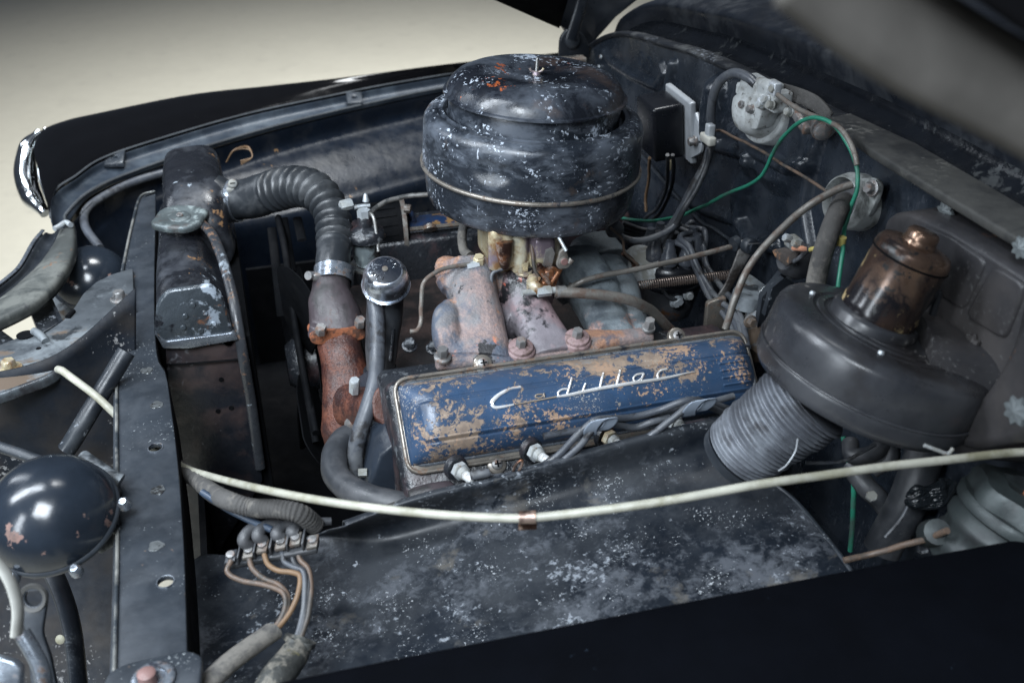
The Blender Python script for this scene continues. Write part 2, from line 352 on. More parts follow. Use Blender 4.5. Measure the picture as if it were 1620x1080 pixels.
M['brass'] = mat('stained_brass_carburettor', (.5, .43, .28), .34, metal=.3, layers=[dict(c=(.2, .11, .05), s=26, t=.56, w=.06, m=.2, k=.5), dict(c=(.5, .48, .38), s=20, t=.6, w=.05, m=.1, k=.5), dict(c=(.2, .16, .19), s=18, t=.6, w=.05, m=.4, k=.5)], bump=[(120, .6)])
M['copperrust'] = mat('brown_linkage_metal', (.2, .085, .04), .35, metal=.5, layers=[dict(c=(.4, .3, .25), s=80, t=.66, w=.04, m=.7), dict(c=(.04, .02, .015), s=40, t=.56, w=.06)], bump=[(150, .8)])
M['rod'] = mat('brown_weathered_rod', (.17, .16, .145), .5, metal=.4, layers=[dict(c=(.1, .07, .055), s=60, t=.56, w=.08, m=.1, r=.75, k=.3)], bump=[(200, .4)])
M['cream'] = mat('cream_plastic_tube', (.36, .355, .3), .42, spec=.5, layers=[dict(c=(.2, .19, .13), s=30, t=.6, w=.12, r=.5)], bump=[(100, .2)])
M['copper'] = mat('copper_brown_wire', (.11, .075, .055), .5, layers=[dict(c=(.05, .045, .04), s=40, t=.55, w=.08, k=.2)])
M['yellow'] = mat('yellow_wire', (.45, .38, .12), .5); M['orangew'] = mat('orange_brown_wire', (.15, .092, .05), .55)
M['green'] = mat('green_wire', (.02, .17, .11), .42, layers=[dict(c=(.05, .09, .075), s=30, t=.64, w=.1)])
M['greenbody'] = mat('grey_green_metal', (.036, .045, .046), .5, metal=.3, layers=[dict(c=(.025, .028, .03), s=26, t=.55, w=.1), dict(c=(.07, .045, .035), s=60, t=.76, w=.03, k=.5)], bump=[(80, .5)])
M['plastic'] = mat('black_plastic_cover', (.008, .009, .012), .3, rn=.05, bump=[(250, .15)])
M['boot'] = mat('distributor_boot_rubber', (.05, .056, .068), .3, layers=[dict(c=(.1, .1, .1), s=120, t=.64, w=.06, r=.6, k=.4)], bump=[(250, .2)])
M['bwhite'] = mat('bare_aluminium_plate', (.5, .53, .56), .4, metal=.3, rn=.06)
M['housing'] = mat('blower_black', (.026, .028, .033), .28, rn=.05, layers=[dict(c=(.08, .083, .09), s=9, t=.54, w=.14, a=.55, r=.36, d=8, g=.66), dict(c=(.018, .016, .016), s=12, t=.58, w=.1, a=.8), dict(c=(.2, .19, .18), s=120, t=.77, w=.03)], bump=[(25, .4)])  # broad pale layer paints in the lit sheen of the drum wall
M['plenum'] = mat('brown_black_plenum', (.026, .026, .029), .4, layers=[dict(c=(.06, .054, .052), s=9, t=.54, w=.16, a=.7, r=.55), dict(c=(.2, .1, .05), s=50, t=.76, w=.03, a=.8), dict(c=(.1, .1, .1), s=200, t=.68, w=.05, k=.4)], bump=[(30, .5)])
M['motor'] = mat('copper_toned_motor_can', (.24, .155, .11), .28, metal=.85, rn=.05, layers=[dict(c=(.012, .011, .013), s=14, t=.58, w=.08, m=.1, r=.22, ls=9, k=.8, grad=(2, .19, .08, .3), d=9, g=.7), dict(c=(.08, .05, .038), s=16, t=.56, w=.1, m=.6, r=.3, stretch=(1, 1, .4)), dict(c=(.5, .38, .2), s=50, t=.68, w=.03, r=.45), dict(c=(.01, .01, .01), s=70, t=.64, w=.02, m=0, r=.4)], bump=[(40, .2)])
M['flex'] = mat('grey_flexible_duct', (.13, .14, .16), .4, metal=.25, layers=[dict(c=(.24, .26, .29), s=26, t=.6, w=.12, r=.55, k=.5), dict(c=(.05, .05, .055), s=30, t=.64, w=.1, k=.5)], bump=[(200, .2)])
M['pink'] = mat('pinkish_paint', (.2, .115, .105), .5)
M['concrete'] = mat('beige_floor', (.52, .49, .405), .3, spec=.4, var=.03, rn=.03, layers=[dict(c=(.42, .395, .33), s=1.2, t=.66, w=.25, a=.3, d=2), dict(c=(.3, .28, .24), s=7, t=.74, w=.1, a=.3, d=5)], bump=[])
M['cloth'] = mat('braided_loom', (.062, .06, .058), .85, layers=[dict(c=(.15, .14, .125), s=60, t=.6, w=.08)], bump=[(500, 1)])
M['tar'] = mat('tarry_black_seal', (.005, .006, .008), .22, layers=[dict(c=(.025, .028, .03), s=60, t=.66, w=.05, r=.5)], bump=[(45, 1.0), (150, .4)])
M['dustshelf'] = mat('dusty_shelf', (.014, .015, .016), .6, layers=[dict(c=(.045, .045, .042), s=24, t=.5, w=.14, d=9, g=.7, k=.6), dict(c=(.08, .078, .072), s=90, t=.68, w=.05)], bump=[(80, .4)])
M['hoodgrey'] = mat('dull_grey_hood_edge', (.075, .07, .064), .7, spec=.2)
M['glassbowl'] = mat('cloudy_filter_bowl', (.32, .38, .4), .25, metal=.5, layers=[dict(c=(.05, .05, .05), s=30, t=.6, w=.06)])
M['slat'] = mat('cream_dusty_slat', (.3, .29, .25), .55, layers=[dict(c=(.03, .03, .035), s=40, t=.56, w=.06)])

# ================================================================== SETTING
g = G(); g.add([V(-14, -6, 0), V(14, -6, 0), V(14, 22, 0), V(-14, 22, 0)], [(0, 1, 2, 3)])
struct('floor', g, M['concrete'], ang=0)
g = G(); g.plate([V(-.12, .55, .42), V(1.0, .55, .42), V(1.0, 2.2, .42), V(-.12, 2.2, .42)], (0, 0, -.01))
g.plate([V(-.12, .55, .43), V(-.12, 2.15, .43), V(-.12, 2.15, .68), V(-.12, .55, .68)], (-.01, 0, 0))
g.box(V(.45, .58, .6), (1.1, .01, .36)); g.box(V(.5, 2.2, .55), (1.0, .01, .26))
solo('underbody_pan', g, M['dark'], 'sooty black pan far down under the engine and radiator', 'underbody pan')  # dark sheet added so the gaps below read as shade

# ------------------------------------------------------------------ far fender
t = thing('fender', 'glossy black front fender on the far side, beige floor behind it', 'fender', (.3, 2.3, .6))
def row(px, f, v): return [f(a, b, v) for a, b in px]
out = [(52, 235), (64, 208), (100, 192), (150, 180), (300, 150), (430, 136), (560, 122), (720, 102), (885, 87), (1000, 74)]
inn = [(80, 345), (79, 318), (92, 297), (118, 280), (164, 250), (259, 218), (389, 181), (519, 153), (665, 125), (1000, 72)]
A = [Z(a, b, .99) for a, b in out]; B = [Z(a, b, .965) for a, b in inn]
m1 = [p+V(0, .03, -.06) for p in A]; m2 = [p+V(-.005, .035, -.35) for p in A]; m3 = [p+V(.02, 0, -.62) for p in A]
mid = [a.lerp(b, .5)+V(0, 0, .008) for a, b in zip(resample(cat(A), 10), resample(cat(B), 10))]
mid2 = [a.lerp(b, .85)+V(0, 0, .004) for a, b in zip(resample(cat(A), 10), resample(cat(B), 10))]
g = G(); g.sheet([m3, m2, m1, A, mid, mid2, B], 90, 8)
part('outer_panel', g, M['gloss'], t, ang=60)
rail2 = [(103, 352), (106, 338), (142, 304), (207, 274), (337, 229), (475, 190), (626, 155), (700, 140), (1000, 86)]
B1 = [p+V(0, 0, -.006) for p in B]; C_ = [Z(a, b, .945) for a, b in rail2]; C0 = [p+V(0, 0, -.012) for p in C_]
B2 = [p.lerp(q, .12)+V(0, 0, -.018) for p, q in zip(resample(cat(B1), 12), resample(cat(C_), 12))]
B3 = [p.lerp(q, .85)+V(0, 0, -.014) for p, q in zip(resample(cat(B1), 12), resample(cat(C_), 12))]
g = G(); g.sheet([B1, B2, B3, C_], 90, 6)
part('inner_rail', g, mat('rail_dark_blue_black', (.022, .03, .042), .42, layers=[dict(c=(.09, .11, .13), s=20, t=.6, w=.12, a=.5)], bump=[(25, .8)]), t, ang=60, solid=.002)
g = G(); g.tube([p+V(0, 0, .001) for p in B], .0022, 6, 8); g.tube([p+V(0, 0, .002) for p in C_], .003, 6, 8)
part('rolled_edge', g, mat('rolled_edge_metal', (.12, .13, .14), .25, metal=.4), t)
for a, b in ((183, 255), (561, 160)):
    p = Z(a, b, .95); g = G(); ax = frame((0, -.25, 1), (1, -.1, 0))
    g.plate([p+ax[0]*x_+ax[1]*y_ for x_, y_ in ((-.02, -.026), (.02, -.026), (.02, .026), (-.02, .026))], ax[2]*.012, holes=[circ(p, ax[2], .006, 12)], bev=.003)
    c = part('cage_nut', g, M['beam'], t)
# chrome headlight rim at the nose
nose = [Z(62, 206, .985), Z(44, 235, .95), Z(41, 275, .9), Z(50, 310, .86), Z(72, 338, .83)]
g = G(); g.tube(nose, [.006, .02, .026, .024, .012], 14, 8)
part('headlight_rim', g, M['chrome'], t)
g = G(); g.tube([Z(71, 203, .985), Z(62, 240, .95), Z(63, 280, .91), Z(76, 320, .87)], .0035, 8, 8)
part('headlight_rim', g, M['chrome'], t)
# inner skirt with the wheel-arch bulge
Bq = resample(cat(C0), 9)
r1 = [p+V(-.002, -.004, -.05) for p in Bq]
r2 = [V(p.x, p.y-.02-.05*min(1, max(0, (p.x+.15)/.35)), .86) for p in Bq]
r3 = [V(p.x, p.y-.05-.12*min(1, max(0, (p.x+.15)/.35)), .80) for p in Bq]
r4 = [V(p.x, p.y-.07-.13*min(1, max(0, (p.x+.15)/.35)), .72) for p in Bq]
r5 = [V(p.x, p.y-.07-.11*min(1, max(0, (p.x+.15)/.35)), .3) for p in Bq]
g = G(); g.sheet([Bq, r1, r2, r3, r4, r5], 90, 8)
part('inner_skirt', g, mat('skirt_blue_black', (.005, .008, .014), .34, spec=.3, layers=[dict(c=(.04, .04, .04), s=24, t=.66, w=.12, a=.4, r=.45, d=9, g=.7), dict(c=(.2, .12, .06), s=50, t=.79, w=.02)], bump=[(14, 1.4), (60, .3)]), t, ang=60)
g = G(); g.tube([Z(158, 392, .90), Z(134, 356, .92), Z(142, 326, .925), Z(196, 294, .93), Z(256, 274, .93), Z(330, 256, .93)], .0085, 10, 8)
solo('wiring_tube', g, M['hose_grey'], 'grey brown tube curving along the inside of the far fender nose', 'tube')
g = G()
for s_ in range(4):
    a = s_*.9; c0 = Z(372, 248, .97)
    g.tube([c0+V(-.02, 0, -.01), c0+V(.0, .015*math.cos(a), .008+.004*s_), c0+V(.03, .02*math.sin(a)+.01, .01), c0+V(.035, .0, -.005), c0+V(.01, -.012, -.006-.003*s_)], .0014, 6, 6)
solo('loose_wire_ends', g, M['orangew'], 'small bunch of orange brown wire ends behind the radiator tank', 'wires')

# ------------------------------------------------------------------ near fender (out of focus, lower right)
e = [Z(250, 1125, 1.06), Z(460, 1078, 1.06), Z(800, 1010, 1.06), Z(1340, 905, 1.06), Z(1640, 850, 1.06), Z(1900, 800, 1.06)]
g = G(); g.sheet([[p+V(.0, .004, -.05) for p in e], [p+V(0, .002, -.01) for p in e], [p+V(0, -.004, 0) for p in e], [p+V(0, -.06, .004) for p in e], [p+V(0, -.16, -.02) for p in e], [p+V(0, -.24, -.12) for p in e], [p+V(0, -.26, -.5) for p in e]], 60, 5)
solo('fender', g, M['fender_cover'], 'deep black fender edge filling the lower right corner, out of focus', 'fender', ang=60, solid=.002)

# ------------------------------------------------------------------ firewall
t = thing('firewall', 'black pressed steel firewall with raised ribs behind the engine', 'firewall', (.8, 1.3, .5))
FX = .8
def fw(px, py): p = X(px, py, FX); return (p.y, p.z)
top = sorted([(2.14, 1.10), (2.12, 1.13), (2.088, 1.165), (1.98, 1.215), (1.865, 1.244), (1.584, 1.281), (1.363, 1.294), (1.136, 1.303), (.969, 1.302), (.78, 1.297), (.5, 1.28)])
def ztop(y):
    for (a, za), (b, zb) in zip(top, top[1:]):
        if a <= y <= b: return lerp(za, zb, (y-a)/(b-a))
    return top[0][1] if y < top[0][0] else top[-1][1]
def segd(p, a, b):
    ax, ay = a; bx, by = b; dx, dy = bx-ax, by-ay; tt = max(0, min(1, ((p[0]-ax)*dx+(p[1]-ay)*dy)/(dx*dx+dy*dy+1e-12)))
    return math.hypot(p[0]-ax-dx*tt, p[1]-ay-dy*tt)
def poly2(px): return [fw(a, b) for a, b in px]
ribs = [  # px line, radius, height
    ([(1140, 142), (1134, 172), (1132, 208)], .026, .03),
    ([(1068, 102), (1063, 130), (1060, 165)], .013, .016),
    ([(1202, 252), (1183, 300), (1173, 346), (1190, 376), (1228, 388)], .0145, .019),
    ([(958, 82), (968, 98), (1000, 118), (1040, 136), (1052, 118), (1048, 104)], .011, .010),
    ([(1078, 215), (1190, 245), (1178, 300), (1158, 345), (1120, 332), (1064, 300)], .012, .011),
    ([(1158, 205), (1200, 232), (1260, 262), (1290, 262)], .012, .010),
    ([(1310, 185), (1288, 260), (1276, 330), (1290, 420)], .012, .014),
]
ribs = [(poly2(a), r, h) for a, r, h in ribs]
wc = fw(1232, 205); e2 = fw(1015, 96)
def fh(y, z):
    h = 0
    for pl, r, hh in ribs:
        d = min(segd((y, z), a, b) for a, b in zip(pl, pl[1:]))
        if d < r: h += hh*math.sqrt(1-(d/r)**2)**1.3
    d = math.hypot(y-wc[0], (z-wc[1])*1.15)/.115
    if d < 1: h += .016*min(1, (1-d)*4)
    for k, yy in ((0, 0), (1, .035)):
        d = math.hypot(y-e2[0]+yy, z-e2[1]); h += .003*max(0, 1-abs(d-.012)/.005)
    h += .0016*mn.noise(V(y*7, z*7, 0))
    if z < 1.0: h += .03*min(1, (1.0-z)/.25)
    return h
def fwp(u, v):
    y = lerp(.5, 2.14, u); z = lerp(.45, ztop(y), v); return V(FX-fh(y, z), y, z)
g = G(); g.grid(fwp, 560, 330)
part('pressed_panel', g, M['firewall'], t, ang=0)
R0 = [V(FX-.004, y, ztop(y)) for y in (2.14, 2.12, 2.088, 1.98, 1.865, 1.7, 1.584, 1.363, 1.136, .969, .78, .5)]
Rn = lambda dx, dz, dy=0: [V(p.x+dx, p.y+dy, p.z+dz) for p in R0]
g = G(); g.sheet([Rn(0, -.004), Rn(-.005, .002), Rn(.000, .006), Rn(.02, .006), Rn(.05, -.006)], 90, 5)
part('top_flange', g, mat('dusty_flange', (.014, .016, .02), .4, layers=[dict(c=(.08, .084, .086), s=30, t=.62, w=.1, a=.8, r=.7), dict(c=DU, s=150, t=.72, w=.03)], bump=[(40, .8)]), t, ang=60)
# tarry seam
g = G(); g.sheet([Rn(.045, -.004), Rn(.06, .0), Rn(.075, .012), Rn(.08, .03)], 160, 5)
part('tarry_seal', g, M['tar'], t, ang=60)
g = G(); pp = [X(a, b, FX-.015) for a, b in ((1000, 230), (1096, 338), (1130, 362), (1164, 386), (1200, 412))]
g.tube(pp, .003, 6, 6)
part('seam', g, M['beam'], t)
for a, b in ((951, 90), (948, 106)):
    p = X(a, b, FX-.002); g = G(); g.lathe([(0, 0), (.005, 0), (.004, .003), (0, .0035)], p, (-1, 0, 0), 12); part('rivet', g, M['zinc'], t)
# ------------------------------------------------------------------ cowl
t = thing('cowl', 'black cowl ledge with vent slats above the firewall', 'cowl', (.9, 1.3, 1.3))
g = G(); L0 = .0
g.sheet([Rn(.078, .022), Rn(.07, .05), Rn(.078, .062), Rn(.12, .072), Rn(.15, .082), Rn(.156, .10), Rn(.2, .108), Rn(.5, .1)], 90, 6)
part('cowl_panel', g, mat('cowl_black', (.008, .010, .014), .36, layers=[dict(c=(.04, .044, .05), s=24, t=.62, w=.12, a=.6, r=.6, d=9, g=.7), dict(c=(.1, .105, .11), s=240, t=.76, w=.03, k=.4)], bump=[(30, .9)]), t, ang=50)
for k in range(6):
    g = G(); g.tube([X(1040+16*k, -14-1.5*k, .99), X(1110+12*k, 4-2.5*k, .99), X(1200+9*k, 34-4*k, .99), X(1290+6*k, 78-7*k, .99), X(1380+4*k, 128-9*k, .99)], .0042 if k % 2 else .007, 8, 6, ry=.003)
    part('vent_slat', g, M['slat'] if k % 2 == 0 else M['black'], t)
g = G(); g.tube([X(1180, 110, .83), X(1120, 88, .86), X(1090, 82, .87)], .006, 8, 6)
# dusty shelf right
sh = [Z(a, b, 1.318) for a, b in ((1308, 186), (1345, 178), (1450, 226), (1560, 290), (1700, 372), (1700, 436), (1620, 382), (1500, 310), (1380, 236))]
g = G(); g.plate(sh, (0, 0, -.012), bev=.003)
solo('dusty_ledge', g, M['dustshelf'], 'dusty grey ledge running down to the right above the blower motor', 'ledge')
# ------------------------------------------------------------------ hood
t = thing('hood', 'raised dark hood crossing above the engine bay, blurred at the upper right', 'hood', (.7, 1.2, 1.5))
N0 = Y(1780, 330, .34); N1 = Y(1230, -8, .34); N0 = N0+UV*.032+RV*.028; N1 = N1+UV*.032+RV*.028; N2 = N1+(N1-N0)*.8
F0 = Y(960, 40, 2.12); F1 = Y(885, 44, 2.12); F2 = Y(780, -2, 2.12); F3 = F2+(F2-F1)*2.5
na = resample([N0, N1, N2], 8); fa = resample([F1, F2, F3], 8)
rows = []
for i in range(7):
    q = i/6; rows.append([a.lerp(b, q)+V(0, 0, .42*4*q*(1-q)*.75) for a, b in zip(na, fa)])
g = G(); g.sheet(rows, 40, 5)
part('hood_panel', g, mat('hood_underside', (.0025, .0025, .003), .8, spec=.05), t, ang=60, solid=.004)
ps = [Y(1236, -12, .36), Y(1400, 112, .36), Y(1630, 236, .36), Y(1800, 340, .36)]
pt = [p+UV*.030+RV*.026 for p in ps]; pt2 = [p+UV*.033+RV*.029+FV*.01 for p in ps]
g = G(); g.sheet([[p+FV*.012 for p in ps], ps, pt, pt2], 40, 4)
part('edge_flange', g, M['hoodgrey'], t, ang=60, solid=.002)
# far hood corner with hinge
g = G(); q = [Y(a, b, 2.14) for a, b in ((770, -20), (800, 5), (850, 26), (895, 46), (905, 60), (928, 85), (945, 62), (975, 28), (1010, 0), (1020, -25))]
g.plate(q, (0, .05, 0), bev=.004)
part('rear_corner', g, M['black'], t)
g = G(); q = [Y(a, b, 2.08) for a, b in ((884, 108), (886, 62), (895, 48), (912, 46), (926, 58), (934, 78), (926, 108))]
g.plate(rnd(q, .01), (0, .01, 0), bev=.002); t = part('hinge', g, M['black'], t)
g = G(); g.lathe([(0, 0), (.016, 0), (.016, .008), (.008, .012), (0, .012)], Y(904, 64, 2.078), (0, -1, 0), 20); part('pivot', g, M['beam'], t)
g = G(); g.tube([Y(903, 62, 2.06), Y(918, 15, 2.06), Y(926, -20, 2.06)], .013, 8, 6, ry=.005, ref=(1, 0, 0)); part('arm', g, M['black'], t)
g = G(); g.box(Y(905, 98, 2.05), (.06, .03, .02), bev=.004); part('foot', g, M['rod'], t)

# ================================================================== ENGINE
TL = Y(618, 600, 1.10); TR = Y(1180, 520, 1.105); S = (TR-TL); LEN = S.length; S.normalize()
Tt = V(0, -.7071, -.7071); Tt = (Tt-S*Tt.dot(S)).normalized(); Nn = Tt.cross(S)*-1
if Nn.z < 0: Nn = -Nn
WID = .1295; H = .043
def cv(s_, t_, n_=0, O=TL): return O+S*s_+Tt*t_+Nn*n_
def chgt(s_, t_):
    """height of the cover body over its flange"""
    a = min(s_-.006, LEN-.012-s_)/.042; b = min(t_-.010, WID-.012-t_)/.046
    a = max(0, min(1, a)); b = max(0, min(1, b))
    ra = math.sqrt(max(0, 1-(1-a)**2)); rb = math.sqrt(max(0, 1-(1-b)**2.2))
    h = H*min(ra, 1)*rb
    # raised name panel between two ribs
    ins = min(1, max(0, (t_-.045)/.002))*min(1, max(0, (.093-t_)/.002))*min(1, max(0, (s_-.022)/.004))
    h += .0022*ins
    for tr, sg in ((.0455, -1), (.0925, 1)):
        e_ = min(1, max(0, (s_-.02)/.02)); h += .0022*max(0, 1-abs(t_-tr)/.0022)*e_-.0016*max(0, 1-abs(t_-tr-sg*.0035)/.0022)*e_
    for k in range(4):
        tr = .053+k*.0100
        if LEN-.078 < s_ < LEN-.034: h += .0016*max(0, 1-abs(t_-tr)/.0018)
    return h
def make_cover(O, label, bl, rimm, mirror=False, script=True):
    t = thing('valve_cover', label, 'valve cover', tuple(O), None)
    sgn = -1 if mirror else 1
    def c2(s_, t_, n_=0): 
        T2 = V(Tt.x, -Tt.y, Tt.z) if mirror else Tt; N2_ = V(Nn.x, -Nn.y, Nn.z) if mirror else Nn
        return O+S*s_+T2*t_+N2_*n_
    g = G(); g.grid(lambda u, v: c2(lerp(.004, LEN-.010, u), lerp(.010, WID-.012, v), chgt(lerp(.004, LEN-.010, u), lerp(.010, WID-.012, v))), 420, 150)
    part('cover_shell', g, bl, t, ang=0)
    oc = [(0, 0), (LEN-.006, 0), (LEN-.006, WID), (0, WID)]
    base = rnd([c2(a, b) for a, b in oc], .022, 8)
    g = G(); g.plate(base, c2(0, 0, .003)-c2(0, 0, 0), bev=.001)
    part('flange', g, rimm, t)
    g = G(); g.tube(rnd([c2(a, b, .0045) for a, b in ((.002, .002), (LEN-.008, .002), (LEN-.008, WID-.002), (.002, WID-.002))], .022, 8), .0027, 8, 1, closed=True, smooth=False)
    part('rolled_lip', g, rimm, t)
    g = G(); g.tube(rnd([c2(a, b, .002) for a, b in ((.010, .010), (LEN-.014, .010), (LEN-.014, WID-.012), (.010, WID-.012))], .018, 8), .0035, 8, 1, closed=True, smooth=False)
    part('gasket_bead', g, M['rimsteel'], t)
    for s_, t_ in ((.125, -.003), (LEN*.79, -.003), (.118, WID+.003), (LEN*.80, WID+.003)):
        g = G(); g.lathe([(0, -.004), (.013, -.004), (.0125, .003), (.010, .0045), (0, .0045)], c2(s_, t_), c2(0, 0, 1)-c2(0, 0, 0), 20)
        b_ = part('screw_boss', g, rimm, t)
        g = G(); g.lathe([(0, .004), (.0075, .004), (.0072, .0065), (.004, .0085), (0, .009)], c2(s_, t_), c2(0, 0, 1)-c2(0, 0, 0), 16)
        n_ = c2(0, 0, 1)-c2(0, 0, 0)
        part('screw', g, M['bolt'], b_)
        g = G(); g.box(c2(s_, t_, .0092), (.009, .0018, .0012), (S, n_.cross(S), n_)); g.box(c2(s_, t_, .0093), (.0018, .009, .0012), (S, n_.cross(S), n_))
        part('cross_slot', g, M['dark'], b_)
    return t, c2
VC, c2 = make_cover(TL, 'blue valve cover with chipped paint and raised script lettering, nearest the viewer', M['blue'], M['rimtan'])
# script lettering: strokes traced on the name panel
def on_cover(px, py):
    r = ray(px, py)
    n_ = H+.0035; k_ = 0
    for _ in range(4):
        k_ = (TL+Nn*n_-CP).dot(Nn)/r.dot(Nn); p = CP+r*k_; q = p-TL; s_, t_ = q.dot(S), q.dot(Tt); n_ = chgt(s_, t_)+.0004
    return p
def cr(lst): return [(760+a/4.5, 560+b/4.5) for a, b in lst]
strokes = [  # (points, width list, bright)
    (cr([(288, 233), (225, 244), (152, 276), (100, 318), (82, 350), (104, 378), (160, 374), (238, 359)]), [.0016, .0016, .0019, .0022, .0022, .0018, .0015, .001], 1),
    (cr([(245, 358), (400, 330), (540, 304)]), [.0008, .0009, .001], 0),
    (cr([(440, 285), (400, 290), (393, 306), (420, 312), (445, 300), (452, 280), (456, 308)]), [.0009]*3, 0),
    (cr([(545, 303), (640, 288), (850, 244), (1100, 203), (1270, 178), (1400, 152), (1460, 137), (1525, 126)]), [.0012, .0018, .002, .002, .0018, .0014, .0009, .0005], 1),
    (cr([(628, 246), (585, 250), (560, 264), (552, 284), (566, 298), (600, 296)]), [.0011]*3, 1),
    (cr([(652, 168), (636, 225), (618, 288)]), [.0013]*3, 1),
    (cr([(748, 208), (738, 238), (728, 266)]), [.0012]*3, 1),
    (cr([(877, 132), (864, 185), (850, 240)]), [.0014]*3, 1),
    (cr([(997, 116), (984, 168), (972, 216)]), [.0014]*3, 1),
    (cr([(1160, 136), (1118, 144), (1094, 162), (1090, 182), (1106, 194), (1132, 186), (1152, 166), (1164, 138)]), [.0012]*3, 1),
    (cr([(1160, 146), (1150, 170), (1146, 192)]), [.0012]*3, 1),
    (cr([(1328, 106), (1288, 116), (1268, 134), (1262, 158), (1275, 176)]), [.0013]*3, 1),
]
gb, gd = G(), G()
for pts, wd, br in strokes:
    P3 = [on_cover(q.x, q.y) for q in cat([V(a, b, 0) for a, b in pts], 5)]
    (gb if br else gd).tube(P3, [q*1.25 for q in wd], 8, 1, raw=True, ref=Tt*.999+Nn*.02, ry=.0016)
sc = part('script_lettering', gb, M['script'], VC); part('worn_lettering', gd, M['scriptdull'], VC)
# far valve cover (blue, rusty) seen past the air cleaner
O2 = Y(575, 372, 1.70)
t2, c3 = make_cover(O2+V(0, -.07, -.07)*0, 'rusty blue valve cover on the far side, half hidden behind the air cleaner', M['blue_far'], M['rimtan'], mirror=True)
g = G()
for s_ in (.085, .1): g.tube([c3(s_, .015, .02), c3(s_, .03, .046), c3(s_, .06, .05)], .005, 8, 5)
part('embossed_rib', g, M['blue_far'], t2)
# visible inner side wall of far bank
g = G(); g.box(O2+S*(LEN/2)+V(0, .05, -.075), (LEN+.02, .13, .13), bev=.01)
solo('cylinder_head', g, M['oily'], 'oily black cylinder head under the far valve cover', 'cylinder head')
# near cylinder head
HB = TL+S*-.004
prof = [(1.128, 1.005), (1.10, 1.028), (.998, .928), (.985, .915), (.975, .895), (.985, .872), (1.0, .85), (1.02, .80), (1.05, .7), (1.15, .7), (1.19, .95), (1.18, 1.0)]
t = thing('cylinder_head', 'oily black cylinder head under the near valve cover, spark plugs along its lower side', 'cylinder head', tuple(TL+V(.25, -.05, -.2)))
g = G()
def sec(s_, k=1.0):
    o = TL+S*s_; return [V(o.x, q.y+(o.y-TL.y), q.z+(o.z-TL.z)) for q in rnd([V(0, (a-1.13)*k+1.13, (b-.9)*k+.9) for a, b in prof], .012, 3)]
g.rings([sec(-.008, .93), sec(-.002, .985), sec(.004), sec(.25), sec(LEN-.015), sec(LEN-.008, .97)])
part('head_casting', g, M['oily'], t)
PLUG = [(735, 750), (855, 721), (973, 699), (1077, 675)]
for i, (a, b) in enumerate(PLUG):
    p = Y(a, b, .972); ax = V(-.1, -.86, .22).normalized(); ax = V(.28, -.85, .1).normalized()
    o0 = p-ax*.012
    g = G(); g.lathe([(0, -.012), (.0165, -.012), (.0150, -.004), (0, -.004)], o0, ax, 24)
    part('plug_well', g, M['oily'], t)
# exhaust manifold lumps below the plugs
g = G()
for a, b, a2, b2, r_ in ((652, 792, 715, 779, .0165), (905, 742, 1000, 712, .017), (1015, 708, 1120, 680, .017)):
    g.tube([Y(a, b, .985), Y((a+a2)/2, (b+b2)/2-2, .978), Y(a2, b2, .985)], r_, 16, 8)
g.tube([Y(645, 835, 1.0), Y(900, 780, 1.0), Y(1150, 720, 1.0)], .022, 14, 8)
solo('exhaust_manifold', g, M['purple'], 'rusty purple exhaust manifold just below the spark plugs', 'exhaust manifold', voxel=.003)
for i, (a, b) in enumerate(PLUG):
    lab = ['spark plug under the left end of the blue valve cover', 'spark plug below the cover screw, second from the front', 'brass based spark plug between the two wire clips', 'spark plug nearest the flexible duct, mostly hidden by wires'][i]
    p = Y(a, b, .972); ax = V(.28, -.85, .1).normalized()
    t = thing('spark_plug', lab, 'spark plug', tuple(p), 'spark plugs in the near cylinder head')
    g = G(); g.lathe([(0, -.014), (.0118, -.014), (.0118, -.006), (.010, -.005), (0, -.005)], p, ax, 6); part('hex_body', g, M['brass'] if i == 2 else M['zinc'], t)
    g = G(); g.lathe([(0, -.005), (.0085, -.005), (.008, .001), (.006, .003), (0, .003)], p, ax, 20); part('shell', g, M['zinc'], t)
    g = G(); g.lathe([(0, .003), (.0062, .003), (.0062, .008), (.0055, .009), (.0062, .011), (.0062, .014), (.0052, .016), (.005, .021), (0, .022)], p, ax, 20); part('insulator', g, mat('white_porcelain', (.5, .51, .51), .3, layers=[dict(c=(.2, .18, .16), s=120, t=.6, w=.06, k=.3)]) if i == 0 else bpy.data.materials['white_porcelain'], t)

# ------------------------------------------------------------------ air cleaner
AC = Y(840, 257, 1.36); ak = depth(AC)/1590*172/.18   # scale so the can is as wide as it looks
AA = V(.05, -.005, 1).normalized()
t = thing('air_cleaner', 'large round black oil bath air cleaner with worn scratched paint and a dent', 'air cleaner', tuple(AC))
def sc_(pr): return [(r*ak, h*ak) for r, h in pr]
dent_a = math.atan2(-1, -.22)
def dent(th, r, h):
    if r < .15*ak: return 1
    d = ((((th-DA+math.pi) % (2*math.pi))-math.pi)/.16)**2+((h/ak-.044)/.017)**2
    return 1-.035*math.exp(-d)+.006*math.exp(-((math.sqrt(d)-1.5)/.4)**2)
dd = (Y(762, 250, 1.2)-AC); xr, yr, _ = frame(AA)
DA = math.atan2(dd.dot(yr), dd.dot(xr))
g = G(); g.lathe(sc_([(0, -.064), (.13, -.066), (.160, -.064), (.169, -.058), (.1725, -.045), (.175, -.02), (.1765, -.003), (.1765, .0)]), AC, AA, 160)
part('oil_bowl', g, M['can'], t)
prf = [(.1785, .0), (.1790, .004)]+[(.1790-.0005*i/8, .004+.054*i/8) for i in range(1, 9)]+[(.1783, .066), (.1768, .075), (.1725, .082), (.165, .0865), (.158, .0882), (.156, .0868), (.153, .0860), (.150, .088), (.147, .0885), (.1445, .086), (.1435, .078), (.10, .076), (0, .076)]
